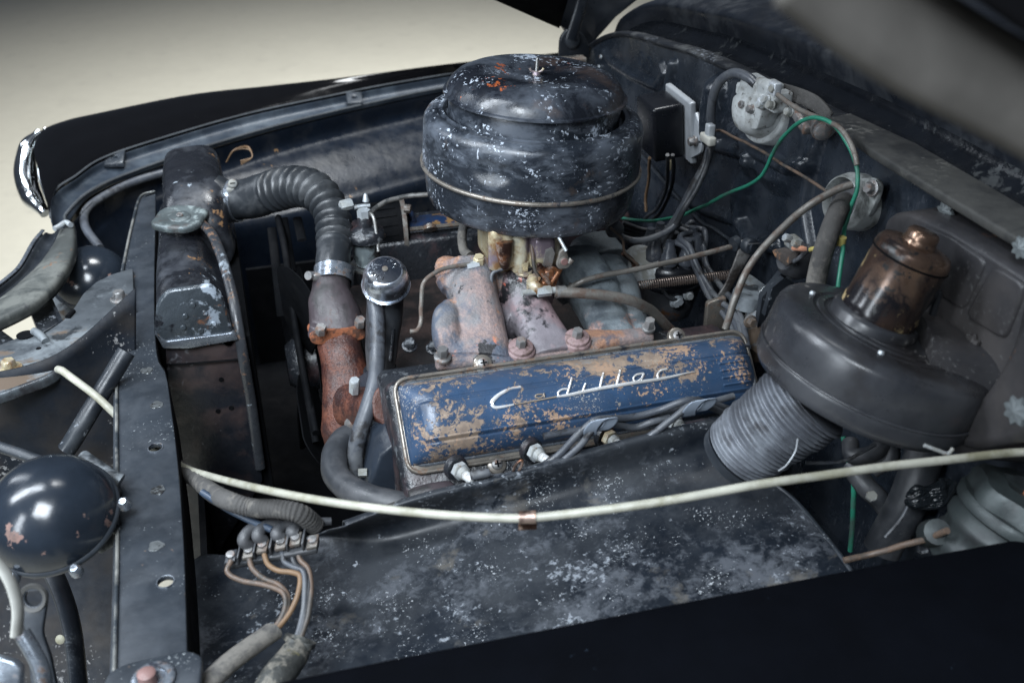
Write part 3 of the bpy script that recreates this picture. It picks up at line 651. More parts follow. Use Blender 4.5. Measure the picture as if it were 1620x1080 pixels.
g = G(); g.lathe(sc_(prf), AC, AA, 240, fn=dent)
part('upper_can', g, M['can'], t, ang=50)
g = G(); ring = [AC+xr*(math.cos(a_)*.1795*ak)+yr*(math.sin(a_)*.1795*ak) for a_ in [2*math.pi*i/120 for i in range(120)]]
g.tube(ring, .0036*ak, 8, 1, closed=True, smooth=False); part('band', g, M['rimtan'], t)
g = G(); g.lathe(sc_([(0, .07), (.138, .07), (.1385, .108), (.137, .113), (0, .113)]), AC, AA, 120); part('filter_collar', g, M['can'], t)
g = G(); g.lathe(sc_([(.0, .114), (.1445, .114), (.1475, .1155), (.147, .118), (.1425, .1195), (.141, .124), (.136, .134), (.127, .1425), (.113, .149), (.094, .1525), (.076, .1528), (.058, .1505), (.046, .1465), (.038, .1455), (.018, .146), (0, .146)]), AC, AA, 160)
part('lid', g, mat('lid_worn_black', (.011, .013, .018), .24, layers=[dict(c=(.1, .115, .14), s=22, t=.52, w=.14, a=.7, r=.45, ls=7, k=.9, d=9, g=.7), dict(c=(.4, .45, .52), s=170, t=.675, w=.015, r=.45, ls=22, k=.75, d=5, g=.66), dict(c=(.32, .36, .42), s=260, t=.70, w=.02, ls=14, k=.6), dict(c=(.07, .045, .035), s=16, t=.72, w=.08, a=.7, r=.75, ls=7, k=1.1), dict(c=(.35, .09, .03), s=60, t=.79, w=.015, ls=8, k=1)], bump=[(22, .8), (300, .1)]), t, ang=50)
g = G(); tp = AC+AA*(.146*ak); g.lathe([(0, 0), (.0025, 0), (.0022, .022), (.0016, .024), (0, .024)], tp, AA, 10); part('stud', g, M['steel'], t)
g = G(); g.lathe([(0, 0), (.006, 0), (.005, .004), (.003, .005), (0, .005)], tp, AA, 16)
for s_ in (-1, 1): g.tube([tp+AA*.003, tp+AA*.005+RV*.007*s_, tp+AA*.009+RV*.010*s_], .0018, 8, 5)
part('wing_nut', g, M['brass'], t)

# ------------------------------------------------------------------ carburettor
t = thing('carburettor', 'stained yellowish carburettor just under the air cleaner', 'carburettor', tuple(Y(825, 420, 1.3)))
def bx(px, py, y, wpx, hpx, dm, bev=.004, ax=None):
    c = Y(px, py, y); k = depth(c)/FPX
    g = G(); g.box(c, (wpx*k, dm, hpx*k/.88), ax, bev, 3); return g
g = bx(820, 372, 1.30, 112, 70, .10, .012)
for a, b, r_ in ((785, 385, .012), (800, 380, .012), (822, 388, .013), (850, 382, .012)): 
    c = Y(a, b, 1.245); g.lathe([(0, -.04), (r_, -.04), (r_, .02), (r_*.8, .026), (0, .026)], c, (0, 0, 1), 16)
part('float_bowl', g, M['brass'], t, voxel=.0022)
g = G(); c = Y(798, 402, 1.235); g.lathe([(0, .022), (.014, .02), (.012, 0), (.007, -.018), (.004, -.022), (0, -.022)], c, (0, .1, 1), 16); part('accelerator_pump', g, M['copperrust'], t)
g = bx(826, 415, 1.31, 90, 30, .09, .005); part('throttle_body', g, M['iron'], t)
g = bx(858, 392, 1.245, 36, 42, .03, .008); part('choke_housing', g, M['brass'], t, voxel=.002)
g = G(); q = [Y(a, b, 1.22) for a, b in ((864, 396), (874, 392), (878, 400), (872, 425), (858, 424))]; g.plate(q, (0, .003, 0)); part('lever_plate', g, M['steel'], t)
g = G(); q = [Y(a, b, 1.215) for a, b in ((850, 418), (856, 416), (862, 424), (878, 422), (886, 428), (892, 424), (884, 440), (880, 452), (868, 448), (858, 436), (850, 428))]; g.plate(rnd(q, .004), (0, .004, 0), bev=.001)
g.tube([Y(852, 424, 1.21), Y(868, 446, 1.205), Y(876, 452, 1.21)], .004, 8, 5); g.tube([Y(872, 448, 1.205), Y(884, 430, 1.205)], .003, 8, 4)
g.box(Y(868, 434, 1.21), (.014, .01, .016), bev=.003); g.box(Y(862, 448, 1.212), (.012, .012, .01), bev=.003)
part('throttle_linkage', g, M['copperrust'], t)
g = G(); q = [Y(a, b, 1.205) for a, b in ((886, 398), (894, 392), (898, 398), (900, 412), (896, 424), (886, 428), (880, 420), (884, 408))]; g.plate(rnd(q, .005), (0, .006, 0), bev=.0015)
g.lathe([(0, 0), (.008, 0), (.008, .006), (0, .007)], Y(892, 414, 1.205), (0, -1, 0), 16); g.tube([Y(900, 416, 1.2), Y(905, 410, 1.2)], .0045, 10, 3)
part('bell_crank', g, M['rod'], t)
g = G(); g.lathe([(0, 0), (.0055, 0), (.005, .0015), (0, .0015)], Y(893, 414, 1.1985), (0, -1, 0), 16); part('pivot', g, M['pink'], t)
g = G(); g.tube([Y(882, 372, 1.215), Y(896, 397, 1.2)], .0026, 8); part('link_rod', g, M['zinc'], t)
for a, b, h_ in ((814, 424, .004), (796, 431, .003), (866, 455, .003)):
    pass
# ------------------------------------------------------------------ intake manifold (one casting, three near branches)
t = thing('intake_manifold', 'cast iron intake manifold with three branches behind the blue valve cover', 'manifold', tuple(Y(850, 500, 1.22)))
def run(g, ctl, n=20):
    P = [Y(a, b, y_) for a, b, y_, w_, h_ in ctl]; ds = [depth(p)/FPX for p in P]
    g.tube(P, [w_*k for (_, _, _, w_, _), k in zip(ctl, ds)], n, 8, ry=[h_ for *_, h_ in ctl], ref=RV, power=2.6)
g = G()
run(g, [(742, 418, 1.29, 34, .026), (744, 450, 1.26, 42, .034), (752, 480, 1.232, 38, .040), (758, 520, 1.195, 42, .036), (758, 548, 1.165, 48, .026), (756, 572, 1.14, 54, .02)])
run(g, [(708, 440, 1.272, 20, .024), (714, 458, 1.258, 16, .022)])
run(g, [(716, 486, 1.23, 16, .02), (708, 508, 1.21, 24, .03), (708, 535, 1.185, 24, .03), (722, 558, 1.165, 22, .022)])
run(g, [(700, 425, 1.33, 20, .02), (730, 430, 1.3, 22, .02)])
g.lathe([(0, -.02), (.016, -.02), (.015, .004), (.013, .007), (0, .007)], Y(757, 428, 1.262), (0, -.3, 1), 20)
g.tube([Y(775, 440, 1.275), Y(800, 448, 1.27), Y(830, 455, 1.275)], .026, 16, 6)
part('front_branch', g, M['iron'], t, voxel=.0022, smooth=4)
g = G()
run(g, [(828, 428, 1.275, 42, .03), (830, 455, 1.25, 40, .032), (836, 490, 1.225, 36, .03), (852, 520, 1.19, 36, .028), (868, 545, 1.155, 38, .022), (876, 566, 1.13, 40, .02)])
run(g, [(792, 490, 1.25, 14, .02), (805, 505, 1.23, 26, .024), (820, 512, 1.215, 30, .026)])
run(g, [(780, 445, 1.28, 20, .02), (792, 468, 1.26, 16, .02), (800, 492, 1.245, 12, .016)])
g.box(Y(828, 432, 1.262), (.066, .05, .016), bev=.004)
for a, b in ((828, 424), (862, 460)): g.lathe([(0, -.02), (.014, -.02), (.013, .006), (0, .006)], Y(a, b, 1.245), (0, -.2, 1), 16)
part('centre_branch', g, mat('dirty_purple_iron', (.17, .155, .17), .4, var=.35, layers=[dict(c=(.27, .19, .2), s=18, t=.5, w=.08, ls=7, k=1, r=.65, grad=(2, -.0, -.08, .16)), dict(c=(.02, .02, .023), s=40, t=.6, w=.05, grad=(2, .02, .08, .2), r=.3), dict(c=(.45, .12, .08), s=30, t=.77, w=.03)], bump=[(180, .8), (50, .8)]), t, voxel=.0022, smooth=4)
g = G()
run(g, [(912, 408, 1.34, 34, .026), (922, 432, 1.30, 40, .03), (938, 460, 1.265, 42, .032), (952, 495, 1.22, 36, .03), (964, 520, 1.185, 36, .024), (972, 545, 1.15, 38, .02)])
run(g, [(958, 420, 1.34, 26, .024), (975, 455, 1.28, 34, .026), (988, 490, 1.23, 30, .026), (1000, 518, 1.19, 28, .022), (1004, 540, 1.155, 30, .018)])
run(g, [(890, 450, 1.3, 22, .02), (905, 470, 1.29, 20, .02)])
run(g, [(935, 390, 1.42, 40, .03), (960, 420, 1.36, 40, .03)])
part('rear_branch', g, M['iron_grey'], t, voxel=.0022, smooth=4)
g = G()
run(g, [(690, 572, 1.145, 14, .012), (800, 566, 1.142, 30, .012), (822, 556, 1.145, 26, .013)])
run(g, [(900, 545, 1.15, 26, .012), (930, 540, 1.15, 30, .012), (1030, 532, 1.142, 18, .012)])
run(g, [(830, 570, 1.135, 30, .012), (860, 565, 1.135, 40, .012), (940, 550, 1.14, 40, .012)])
for a, b in ((825, 552), (913, 537)): g.lathe([(0, -.02), (.0175, -.02), (.0175, -.004), (.0165, -.002), (0, -.002)], Y(a, b, 1.138), (0, -.25, 1), 24)
part('mounting_flange', g, M['iron'], t, voxel=.0022)
for a, b in ((824, 551), (913, 536)):
    g = G(); g.lathe([(0, -.01), (.0205, -.01), (.0205, -.002), (.0195, 0), (.0175, .0005), (.0172, .0045), (.016, .0055), (0, .0055)], Y(a, b, 1.135), (0, -.25, 1), 32); part('clamp_washer', g, M['pinkiron'], t)
for i, (a, b, w_) in enumerate(((824, 544, .0), (913, 529, .0), (700, 562, .012), (1026, 516, .010))):
    g = G(); g.hexa(Y(a, b, 1.135)-V(0, 0, .004), (0, -.25, 1), .0078, .014, washer=w_)
    part('bolt', g, M['bolt'] if i else M['bolt'], t)
g = G(); g.hexa(Y(828, 430, 1.24), (0, -.2, 1), .008, .014, washer=.013); part('bolt', g, M['brass'], t)
g = G(); c = Y(757, 425, 1.262); g.lathe([(0, 0), (.0085, 0), (.0085, .02), (.007, .021), (.007, .023), (0, .023)], c, (0, -.2, 1), 6); part('tee_fitting', g, M['brass'], t)
g = G(); g.lathe([(0, 0), (.006, 0), (.006, .018), (0, .018)], Y(757, 418, 1.255), (-1, -.1, -.05), 6); part('tee_fitting', g, M['zinc'], t)
# tubes round the manifold
def wire(name, pts, r, m, lab, c='wire', group=None, **k):
    P_w = cat(pts, 8); L_w = 0; out_w = []
    for i_w, p_w in enumerate(P_w):
        if i_w: L_w += (P_w[i_w]-P_w[i_w-1]).length
        q_w = V(L_w*14, len(lab)*1.7, len(pts)*2.3); e_w = min(1, L_w*20)
        out_w.append(p_w+mn.noise_vector(q_w)*(.0022*e_w)+mn.noise_vector(q_w*3.1)*(.0007*e_w))
    g = G(); g.tube(out_w, r, 14, 1, raw=True, **k); return solo(name, g, m, lab, c, group)
wire('fine_tube', [Y(744, 418, 1.255), Y(715, 422, 1.25), Y(690, 430, 1.24), Y(670, 450, 1.23), Y(667, 480, 1.22), Y(666, 505, 1.21), Y(660, 520, 1.2), Y(648, 523, 1.2)], .0032, M['rod'], 'thin blued tube bending down from the front manifold branch', 'tube')
wire('fine_tube', [Y(796, 425, 1.235), Y(779, 433, 1.235), Y(779, 455, 1.225), Y(788, 485, 1.21), Y(792, 510, 1.2), Y(792, 545, 1.19)], .003, M['hose_grey'], 'thin grey tube dropping between the front and centre manifold branches', 'tube')
wire('fine_tube', [Y(838, 372, 1.25), Y(843, 400, 1.235), Y(846, 425, 1.225), Y(852, 440, 1.22)], .003, M['copper'], 'thin brown tube coming down in front of the carburettor', 'tube')
g = G(); c = Y(847, 450, 1.215)
g.tube([Y(843, 441, 1.225), Y(846, 452, 1.205), Y(856, 460, 1.2)], .0085, 12, 6); 
for k in range(4): g.lathe([(0, 0), (.0105, 0), (.0105, .0018), (0, .0018)], Y(844, 442+k*4, 1.215), (.2, -.1, -1), 16)
t = thing('vacuum_fitting', 'banded elbow fitting with clamp at the end of the brown hose', 'fitting', tuple(c)); part('elbow', g, M['brass'], t)
g = G(); g.lathe([(0, 0), (.0075, 0), (.0075, .02), (0, .02)], Y(850, 462, 1.195), (1, -.05, 0), 6); g.lathe([(0, 0), (.0045, 0), (.0045, .022), (0, .022)], Y(850, 461, 1.2), (-1, 0, .05), 10); g.lathe([(0, .02), (.005, .02), (.005, .03), (0, .03)], Y(850, 462, 1.195), (1, -.05, 0), 12)
part('hex_nut', g, M['zinc'], t)
g = G(); g.lathe([(0, 0), (.0088, 0), (.0088, .014), (0, .014)], Y(880, 462, 1.192), (1, -.05, -.03), 18); part('clamp', g, M['steel'], t)
wire('vacuum_hose', [Y(878, 462, 1.192), Y(920, 463, 1.185), Y(960, 468, 1.18), Y(1000, 476, 1.18), Y(1030, 490, 1.19), Y(1052, 512, 1.2), Y(1068, 530, 1.21)], .0078, M['rod'], 'brown grey hose sweeping right from the centre branch to behind the valve cover', 'hose')
wire('throttle_rod', [Y(870, 470, 1.25), Y(905, 453, 1.235), Y(918, 446, 1.23), Y(940, 439, 1.23), Y(1060, 414, 1.235), Y(1178, 384, 1.24)], .0042, M['rod'], 'long brown throttle rod crossing in front of the distributor', 'rod')

# ------------------------------------------------------------------ distributor
DC = Y(1060, 440, 1.36); dk = depth(DC)/FPX
t = thing('distributor', 'black distributor with boots and plug wires on its cap', 'distributor', tuple(DC))
r0 = 50*dk
g = G(); g.lathe([(0, -.062), (r0*.55, -.062), (r0*.74, -.055), (r0*.86, -.03), (r0*.98, .0), (r0*1.0, .002), (0, .002)], DC-V(0, 0, .006), (0, 0, 1), 60); part('body', g, mat('distributor_body_grey', (.075, .08, .09), .4, metal=.3, layers=[dict(c=(.1, .1, .1), s=120, t=.62, w=.06, k=.4), dict(c=(.12, .06, .03), s=60, t=.72, w=.05, grad=(2, -.03, -.07, .15))], bump=[(200, 1)]), t)
g = G(); g.lathe([(0, 0), (r0*1.06, 0), (r0*1.08, .003), (r0*1.06, .006), (r0*1.0, .007), (r0*.99, .028), (r0*.93, .036), (r0*.8, .041), (0, .043)], DC, (0, 0, 1), 60); part('cap', g, M['plastic'], t)
for a, b in ((1067, 478), (1072, 475), (1088, 466)):
    g = G(); g.hexa(Y(a, b, DC.y-r0*.98), (0, -1, .1), .007, .008, washer=.009); part('screw', g, M['zinc'], t)
g = G(); g.tube([Y(1048, 460, DC.y-r0), Y(1060, 472, DC.y-r0-.004), Y(1070, 474, DC.y-r0-.004)], .003, 8, 5); part('primary_lead', g, M['rubber'], t)
ends = []
for i in range(8):
    a_ = 2*math.pi*i/8+.2; p = DC+V(math.cos(a_)*r0*.72, math.sin(a_)*r0*.72, .036); ends.append(p)
    g = G(); g.lathe([(0, 0), (.0095, 0), (.0095, .008), (.0145, .009), (.015, .012), (.0135, .015), (.0125, .026), (.0105, .028), (.0105, .036), (.0085, .039), (.0065, .050), (0, .050)], p, (0, 0, 1), 20); part('boot', g, M['boot'], t)
p = DC+V(0, 0, .038); g = G(); g.lathe([(0, 0), (.013, 0), (.013, .02), (.010, .024), (.008, .046), (0, .046)], p, (0, 0, 1), 20); part('boot', g, M['rubber'], t)
t2_ = thing('vacuum_advance', 'pale round vacuum diaphragm left of the distributor', 'vacuum unit', tuple(Y(1008, 420, 1.36)))
g = G(); g.lathe([(0, -.008), (.02, -.008), (.033, -.004), (.036, -.001), (.036, .002), (.03, .006), (.012, .010), (0, .010)], Y(1012, 422, 1.36), (-.75, -.5, .35), 40); part('diaphragm', g, M['zinc'], t2_)
g = G(); g.tube([Y(1004, 424, 1.34), Y(1000, 412, 1.33), Y(985, 400, 1.33)], .004, 8, 5); part('pipe', g, M['copperrust'], t2_)
# plug leads
labs = ['black plug lead arching highest from the distributor toward the blower', 'black plug lead just inside the highest arch', 'black plug lead passing behind the return spring', 'black plug lead running lowest into the bundle by the blower', 'black plug lead looping tightly at the right rear of the distributor']
paths = [
    [ends[0]+V(0, 0, .04), Y(1075, 375, 1.33), Y(1092, 392, 1.30), Y(1108, 430, 1.27), Y(1132, 468, 1.22), Y(1158, 492, 1.18), Y(1172, 520, 1.13), Y(1180, 560, 1.08)],
    [ends[7]+V(0, 0, .04), Y(1070, 382, 1.33), Y(1085, 392, 1.31), Y(1100, 425, 1.28), Y(1122, 470, 1.23), Y(1148, 500, 1.19), Y(1165, 530, 1.14), Y(1176, 570, 1.08)],
    [ends[1]+V(0, 0, .04), Y(1098, 372, 1.36), Y(1112, 390, 1.33), Y(1118, 420, 1.3), Y(1138, 450, 1.25), Y(1162, 480, 1.2), Y(1176, 515, 1.13), Y(1182, 550, 1.08)],
    [ends[2]+V(0, 0, .04), Y(1106, 362, 1.39), Y(1116, 372, 1.37), Y(1112, 410, 1.35), Y(1122, 450, 1.3), Y(1140, 490, 1.25), Y(1158, 520, 1.2), Y(1170, 545, 1.15)],
    [ends[3]+V(0, 0, .04), Y(1088, 360, 1.42), Y(1092, 352, 1.42), Y(1060, 380, 1.44), Y(1010, 385, 1.46), Y(975, 372, 1.48)]]
for p_, l_ in zip(paths, labs): wire('plug_lead', p_, .0048, M['hose_grey'], l_, 'plug lead', 'plug leads from the distributor')
wire('coil_lead', [Y(975, 362, 1.34), Y(985, 375, 1.33), Y(1010, 380, 1.32), Y(1040, 374, 1.32), Y(1062, 362, 1.33), Y(1072, 350, 1.34)], .0052, M['hose_grey'], 'thick grey ignition lead curving just right of the air cleaner base', 'ignition lead')
g = G(); g.lathe([(0, -.012), (.010, -.012), (.014, -.008), (.014, .004), (.008, .012), (0, .012)], Y(973, 362, 1.34), (1, 0, -.2), 24)
solo('ignition_coil', g, M['hose_grey'], 'rounded coil tower at the right side under the air cleaner', 'coil')
for k in range(3):
    wire('plug_lead', [Y(985, 352+7*k, 1.44), Y(1020, 364+5*k, 1.43), Y(1062, 366+4*k, 1.42), Y(1082, 358+3*k, 1.41)], .004, M['rubber'], ['black lead lying uppermost in the dark bundle above the distributor', 'black lead in the middle of the dark bundle above the distributor', 'black lead lying lowest in the dark bundle above the distributor'][k], 'plug lead', 'leads behind the distributor')
wire('copper_wire', [Y(965, 360, 1.31), Y(985, 378, 1.31), Y(990, 400, 1.31), Y(1010, 420, 1.31)], .0022, M['copper'], 'thin brown wire falling from the air cleaner toward the vacuum diaphragm', 'wire')
wire('copper_wire', [Y(975, 440, 1.40), Y(1000, 414, 1.39), Y(1018, 402, 1.38), Y(1030, 404, 1.38)], .0022, M['copper'], 'thin coppery wire passing over the vacuum diaphragm', 'wire')
# return spring
g = G(); a0 = Y(1010, 452, 1.29); a1 = Y(1160, 434, 1.26); N_ = 42; xx, yy, aa = frame(a1-a0); pts = []
for i in range(N_*10+1):
    q = i/(N_*10); th = 2*math.pi*i/10; pts.append(a0.lerp(a1, q)+xx*(.0072*math.cos(th))+yy*(.0072*math.sin(th)))
g.tube(pts, .00095, 5, raw=True)
g.tube([a0, a0+RV*-.006+V(0, 0, -.004), Y(900, 448, 1.25)], .0008, 6, 4)
solo('return_spring', g, mat('spring_steel', (.2, .16, .14), .4, metal=.6), 'long coiled return spring in front of the distributor', 'spring')
# bell crank lever
t = thing('throttle_lever', 'flat grey steel lever pivoted at its top, right of the distributor', 'lever', tuple(Y(1160, 450, 1.25)))
g = G(); q = [Y(a, b, 1.225) for a, b in ((1172, 380), (1190, 380), (1194, 392), (1150, 470), (1142, 512), (1120, 512), (1128, 480), (1148, 450), (1168, 400))]; g.plate(rnd(q, .006), (0, .004, 0), bev=.0015); part('arm', g, M['beam'] if 0 else mat('grey_lever', (.3, .29, .28), .45, metal=.5, layers=[dict(c=(.07, .06, .055), s=40, t=.58, w=.08)], bump=[(150, .3)]), t)
g = G(); g.lathe([(0, -.004), (.0125, -.004), (.0125, .008), (.0105, .01), (0, .01)], Y(1184, 388, 1.22), (.2, -1, .1), 24); g.lathe([(0, 0), (.007, 0), (.0065, .014), (0, .014)], Y(1184, 388, 1.22), (.2, -1, .1), 16); g.lathe([(0, 0), (.011, 0), (.011, .01), (0, .01)], Y(1168, 383, 1.235), (-1, -.2, -.2), 20)
part('pivot_joint', g, M['beam'], t)
g = G(); g.tube([Y(1184, 386, 1.20), Y(1202, 385, 1.20)], .0009, 6); part('cotter_pin', g, M['steel'], t)
g = G(); q = [Y(a, b, 1.2) for a, b in ((1120, 480), (1150, 470), (1148, 520), (1125, 560), (1112, 556))]; g.plate(rnd(q, .004), (0, .01, 0), bev=.002); part('lower_plate', g, M['rimtan'], t)

# ------------------------------------------------------------------ radiator
t = thing('radiator', 'black radiator with dented top tank and rusty seam, left of the engine', 'radiator', (-.07, 1.6, .5))
def sect(y_, xl, xr, zb, zt, r_, skew=0):
    return rnd([V(xl, y_, zb), V(xl+skew*.4, y_, zt), V(xr+skew, y_, zt-.004), V(xr, y_, zb)], r_, 5)
def PXZ(px, py, y): return Y(px, py, y)
g = G()   # near, lower part of the tank: loft of sections following the silhouette
def tsec(y_, l, r, zt, zb, rr, cx=0):
    """section at distance y_ between pixel columns l and r, measured at the top height"""
    a = Y(l, 400, y_); k = depth(V(-.05, y_, zt))/FPX
    xl = -.06; 
    return rnd([V(l, y_, zb), V(l+.004, y_, zt-.002), V(lerp(l, r, .72), y_, zt), V(r+.006, y_, zt-.05), V(r+.022, y_, zb)], rr, 5)
nearY = 1.40; pa = Y(240, 500, nearY); pb = Y(372, 520, nearY)
xl, xr = pa.x, pb.x
g.rings([tsec(nearY-.004, xl+.012, xr-.02, .990, .96, .012), tsec(nearY+.004, xl+.004, xr-.010, 1.004, .955, .02), tsec(nearY+.03, xl, xr-.004, 1.02, .95, .03), tsec(1.55, xl, xr-.012, 1.03, .94, .035), tsec(1.68, xl+.004, xr-.02, 1.034, .94, .035), tsec(1.80, xl+.004, xr-.02, 1.034, .94, .035)])
part('top_tank', g, M['tank'], t, ang=60)
xf0 = Z(250, 260, 1.09).x; xf1 = Z(346, 260, 1.09).x
def hsec(y_, z_, k_=0, dx=0):
    return rnd([V(xf0+k_, y_, .95), V(xf0+k_+.002, y_, z_-.004), V(xf1-k_, y_, z_), V(xf1-k_+.012, y_, .95)], .034, 6)
g = G(); g.rings([hsec(1.665, 1.015, .008), hsec(1.675, 1.04, .003), hsec(1.70, 1.066), hsec(1.74, 1.082), hsec(1.85, 1.090), hsec(1.93, 1.085, .002), hsec(1.955, 1.07, .008), hsec(1.965, 1.03, .016)])
part('tank_dome', g, M['tank'], t, ang=60)
# near end face and the side panel below it
g = G(); f_ = [Y(a, b, nearY-.006) for a, b in ((248, 480), (264, 460), (336, 450), (352, 470), (370, 530), (360, 540), (258, 547), (244, 525))]
g.plate(rnd(f_, .01), (0, .012, 0), bev=.005); part('end_plate', g, M['tankend'], t)
g = G(); f_ = [Y(a, b, nearY-.010) for a, b in ((244, 526), (262, 540), (370, 526), (378, 538), (300, 552), (258, 552))]
g.plate(rnd(f_, .004), (0, .012, 0), bev=.002); part('end_seam', g, M['rimsteel'], t)
for a, b in ((293, 500), (324, 495), (290, 518), (318, 523), (338, 512), (305, 482), (352, 538)):
    p = Y(a, b, nearY-.007); g = G(); g.lathe([(0, 0), (.0045, 0), (.0035, .002), (0, .0022)], p, (0, -1, 0), 12); part('rivet', g, M['tankend'], t)
g = G(); f_ = [Y(a, b, nearY) for a, b in ((262, 545), (376, 535), (400, 640), (416, 760), (330, 900), (275, 900))]
g.plate(f_, (0, .012, 0), bev=.002); part('side_panel', g, mat('radiator_side', (.012, .014, .019), .4, layers=[dict(c=(.06, .042, .04), s=16, t=.6, w=.1, a=.8, grad=(2, .36, .48, .14)), dict(c=(.1, .1, .11), s=70, t=.68, w=.04)], bump=[(50, 1)]), t)
g = G(); g.tube([Y(a, b, nearY-.006) for a, b in ((262, 577), (300, 575), (380, 568))], .0015, 6, 5); part('side_seam', g, M['dark'], t)
for a, b in ((345, 650), (366, 645), (350, 600)):
    g = G(); g.lathe([(0, 0), (.004, 0), (.004, .001), (0, .001)], Y(a, b, nearY-.001), (0, -1, 0), 12); part('panel_hole', g, M['dark'], t)
g = G(); g.tube([Y(318, 352, 1.66), Y(336, 372, 1.6), Y(352, 410, 1.53), Y(366, 460, 1.46), Y(374, 500, 1.42), Y(384, 560, nearY-.006), Y(398, 640, nearY-.006), Y(412, 740, nearY-.006)], .0085, 12, 8, ry=.006)
part('tank_seam', g, mat('rusty_seam', (.03, .033, .038), .3, layers=[dict(c=(.2, .105, .05), c2=(.1, .06, .045), s=90, t=.69, w=.04, r=.8, grad=(2, .42, .52, .1), k=.5), dict(c=(.2, .23, .26), s=60, t=.7, w=.03)], bump=[(60, 1)]), t)
g = G(); g.plate([V(xl, nearY+.01, .45), V(xr+.02, nearY+.01, .45), V(xr+.02, 1.98, .45), V(xl, 1.98, .45)], (0, 0, .5)); part('core', g, M['dark'], t)
g = G(); c = Y(286, 352, 1.66); g.lathe([(0, -.02), (.026, -.02), (.026, .0), (0, 0)], c, (0, 0, 1), 30); part('filler_neck', g, M['tank'], t)
g = G(); cc = c+V(.0, .0, .004); na_ = V(.03, -.10, 1)
def capf(th, r, h):
    if r < .03: return 1
    return 1+.16*max(0, math.cos(2*(th-.35)))**6-.05*max(0, math.cos(4*th+1.2))
g.lathe([(0, -.002), (.030, -.004), (.0335, -.003), (.0345, .002), (.034, .008), (.0315, .0105), (.028, .011), (.022, .0095), (.015, .0085), (.014, .010), (0, .0105)], cc, na_, 64, fn=capf)
g.v = [cc+(p-cc)*1.22-na_.normalized()*((p-cc).dot(na_.normalized())*.35) for p in g.v]
t3 = part('radiator_cap', g, M['cap'], t); t3['label'] = 'corroded grey cap with two lugs'
g = G(); g.lathe([(0, 0), (.006, 0), (.005, .002), (0, .0025)], cc+na_.normalized()*.0105, na_, 12); part('centre_rivet', g, M['bolt'], t3)
# outlet neck and upper hose
HP = [(336, 306, 1.77), (360, 316, 1.76), (395, 314, 1.74), (430, 303, 1.71), (465, 295, 1.67), (500, 303, 1.62), (524, 335, 1.57), (529, 375, 1.52), (527, 410, 1.475), (525, 445, 1.445)]
hp = [Y(a, b, c_) for a, b, c_ in HP]; hr = [31, 31, 33, 31, 30, 29, 27, 27, 27, 28]; hr = [r_*depth(p)/FPX for r_, p in zip(hr, hp)]
def hrad(q, L_):
    u = q*(len(hr)-1); a_ = min(int(u), len(hr)-2); b_ = lerp(hr[a_], hr[a_+1], u-a_)
    if .27 < q < .87:
        e_ = min(1, (q-.27)/.04, (.87-q)/.04); ph = (q-.27)/.60*14*2*math.pi
        return b_*(1+e_*(.34*abs(math.sin(ph/2))-.24))
    return b_*(1.0-.0*q)
g = G(); g.tube(hp, hrad, 40, 34)
t = thing('upper_radiator_hose', 'black corrugated rubber hose bending from the radiator to the engine', 'hose', tuple(hp[5])); part('hose_body', g, mat('hose_rubber', (.02, .023, .027), .33, rn=.06, layers=[dict(c=(.1, .105, .11), s=30, t=.62, w=.12, a=.5, r=.6), dict(c=(.5, .2, .1), s=60, t=.84, w=.01)], bump=[(200, .25)]), t, ang=60)
g = G(); g.tube([hp[7]+RV*.026-FV*.006+(hp[i]-hp[7]) for i in range(5, 10)], .001, 5, 14); part('mould_seam', g, M['hose_grey'], t)
def band(center, axis, r_, w_, name, lab):
    t_ = thing(name, lab, 'hose clamp', tuple(center))
    g = G(); g.lathe([(r_, -w_/2), (r_+.0018, -w_/2), (r_+.0018, w_/2), (r_, w_/2)], center, axis, 48); part('band', g, M['rimsteel'], t_, solid=0)
    return t_
b1 = Y(372, 318, 1.755); ax1 = (hp[2]-hp[1]).normalized(); tc = band(b1, ax1, hr[1]*1.03, .013, 'hose_clamp', 'steel hose clamp with round screw at the radiator end of the hose')
ct = Y(368, 291, 1.735); g = G(); g.lathe([(0, -.006), (.008, -.006), (.008, .004), (.006, .006), (0, .006)], ct, (.1, -.8, .5), 20); g.box(ct+V(-.002, 0, -.010), (.02, .012, .008), bev=.002); part('clamp_screw', g, M['zinc'], tc)
g = G(); g.box(ct+V(0, -.0055, .0035), (.009, .0015, .0015)); part('screw_slot', g, M['dark'], tc)
b2 = Y(528, 436, 1.445); ax2 = (hp[9]-hp[8]).normalized(); tc = band(b2, ax2, hr[9]*1.06, .024, 'hose_clamp', 'wide dull hose clamp at the engine end of the corrugated hose')
g = G(); ct = Y(491, 436, 1.43); g.lathe([(0, -.006), (.007, -.006), (.007, .006), (0, .006)], ct, (-.6, -.6, .4), 16); g.box(ct+V(.01, 0, -.003), (.014, .010, .012), bev=.002); part('clamp_screw', g, M['bolt'], tc)

# ------------------------------------------------------------------ water outlet, pump pipe
t = thing('water_outlet', 'purple brown cast water outlet bolted over an orange rust joint', 'water outlet', tuple(Y(530, 500, 1.40)))
g = G()
def runp(g, ctl, n=22, pw=2.3):
    P = [Y(a, b, y_) for a, b, y_, w_, h_ in ctl]; ds = [depth(p)/FPX for p in P]
    g.tube(P, [w_*k for (_, _, _, w_, _), k in zip(ctl, ds)], n, 8, ry=[h_*k for (_, _, _, _, h_), k in zip(ctl, ds)], ref=RV, power=pw)
runp(g, [(526, 440, 1.445, 28, 28), (524, 458, 1.43, 30, 30), (525, 480, 1.41, 37, 32), (531, 505, 1.39, 42, 32), (535, 528, 1.375, 42, 32)])
runp(g, [(504, 530, 1.37, 17, 18), (503, 512, 1.37, 13, 14)]); runp(g, [(570, 522, 1.37, 14, 16), (568, 504, 1.37, 11, 12)])
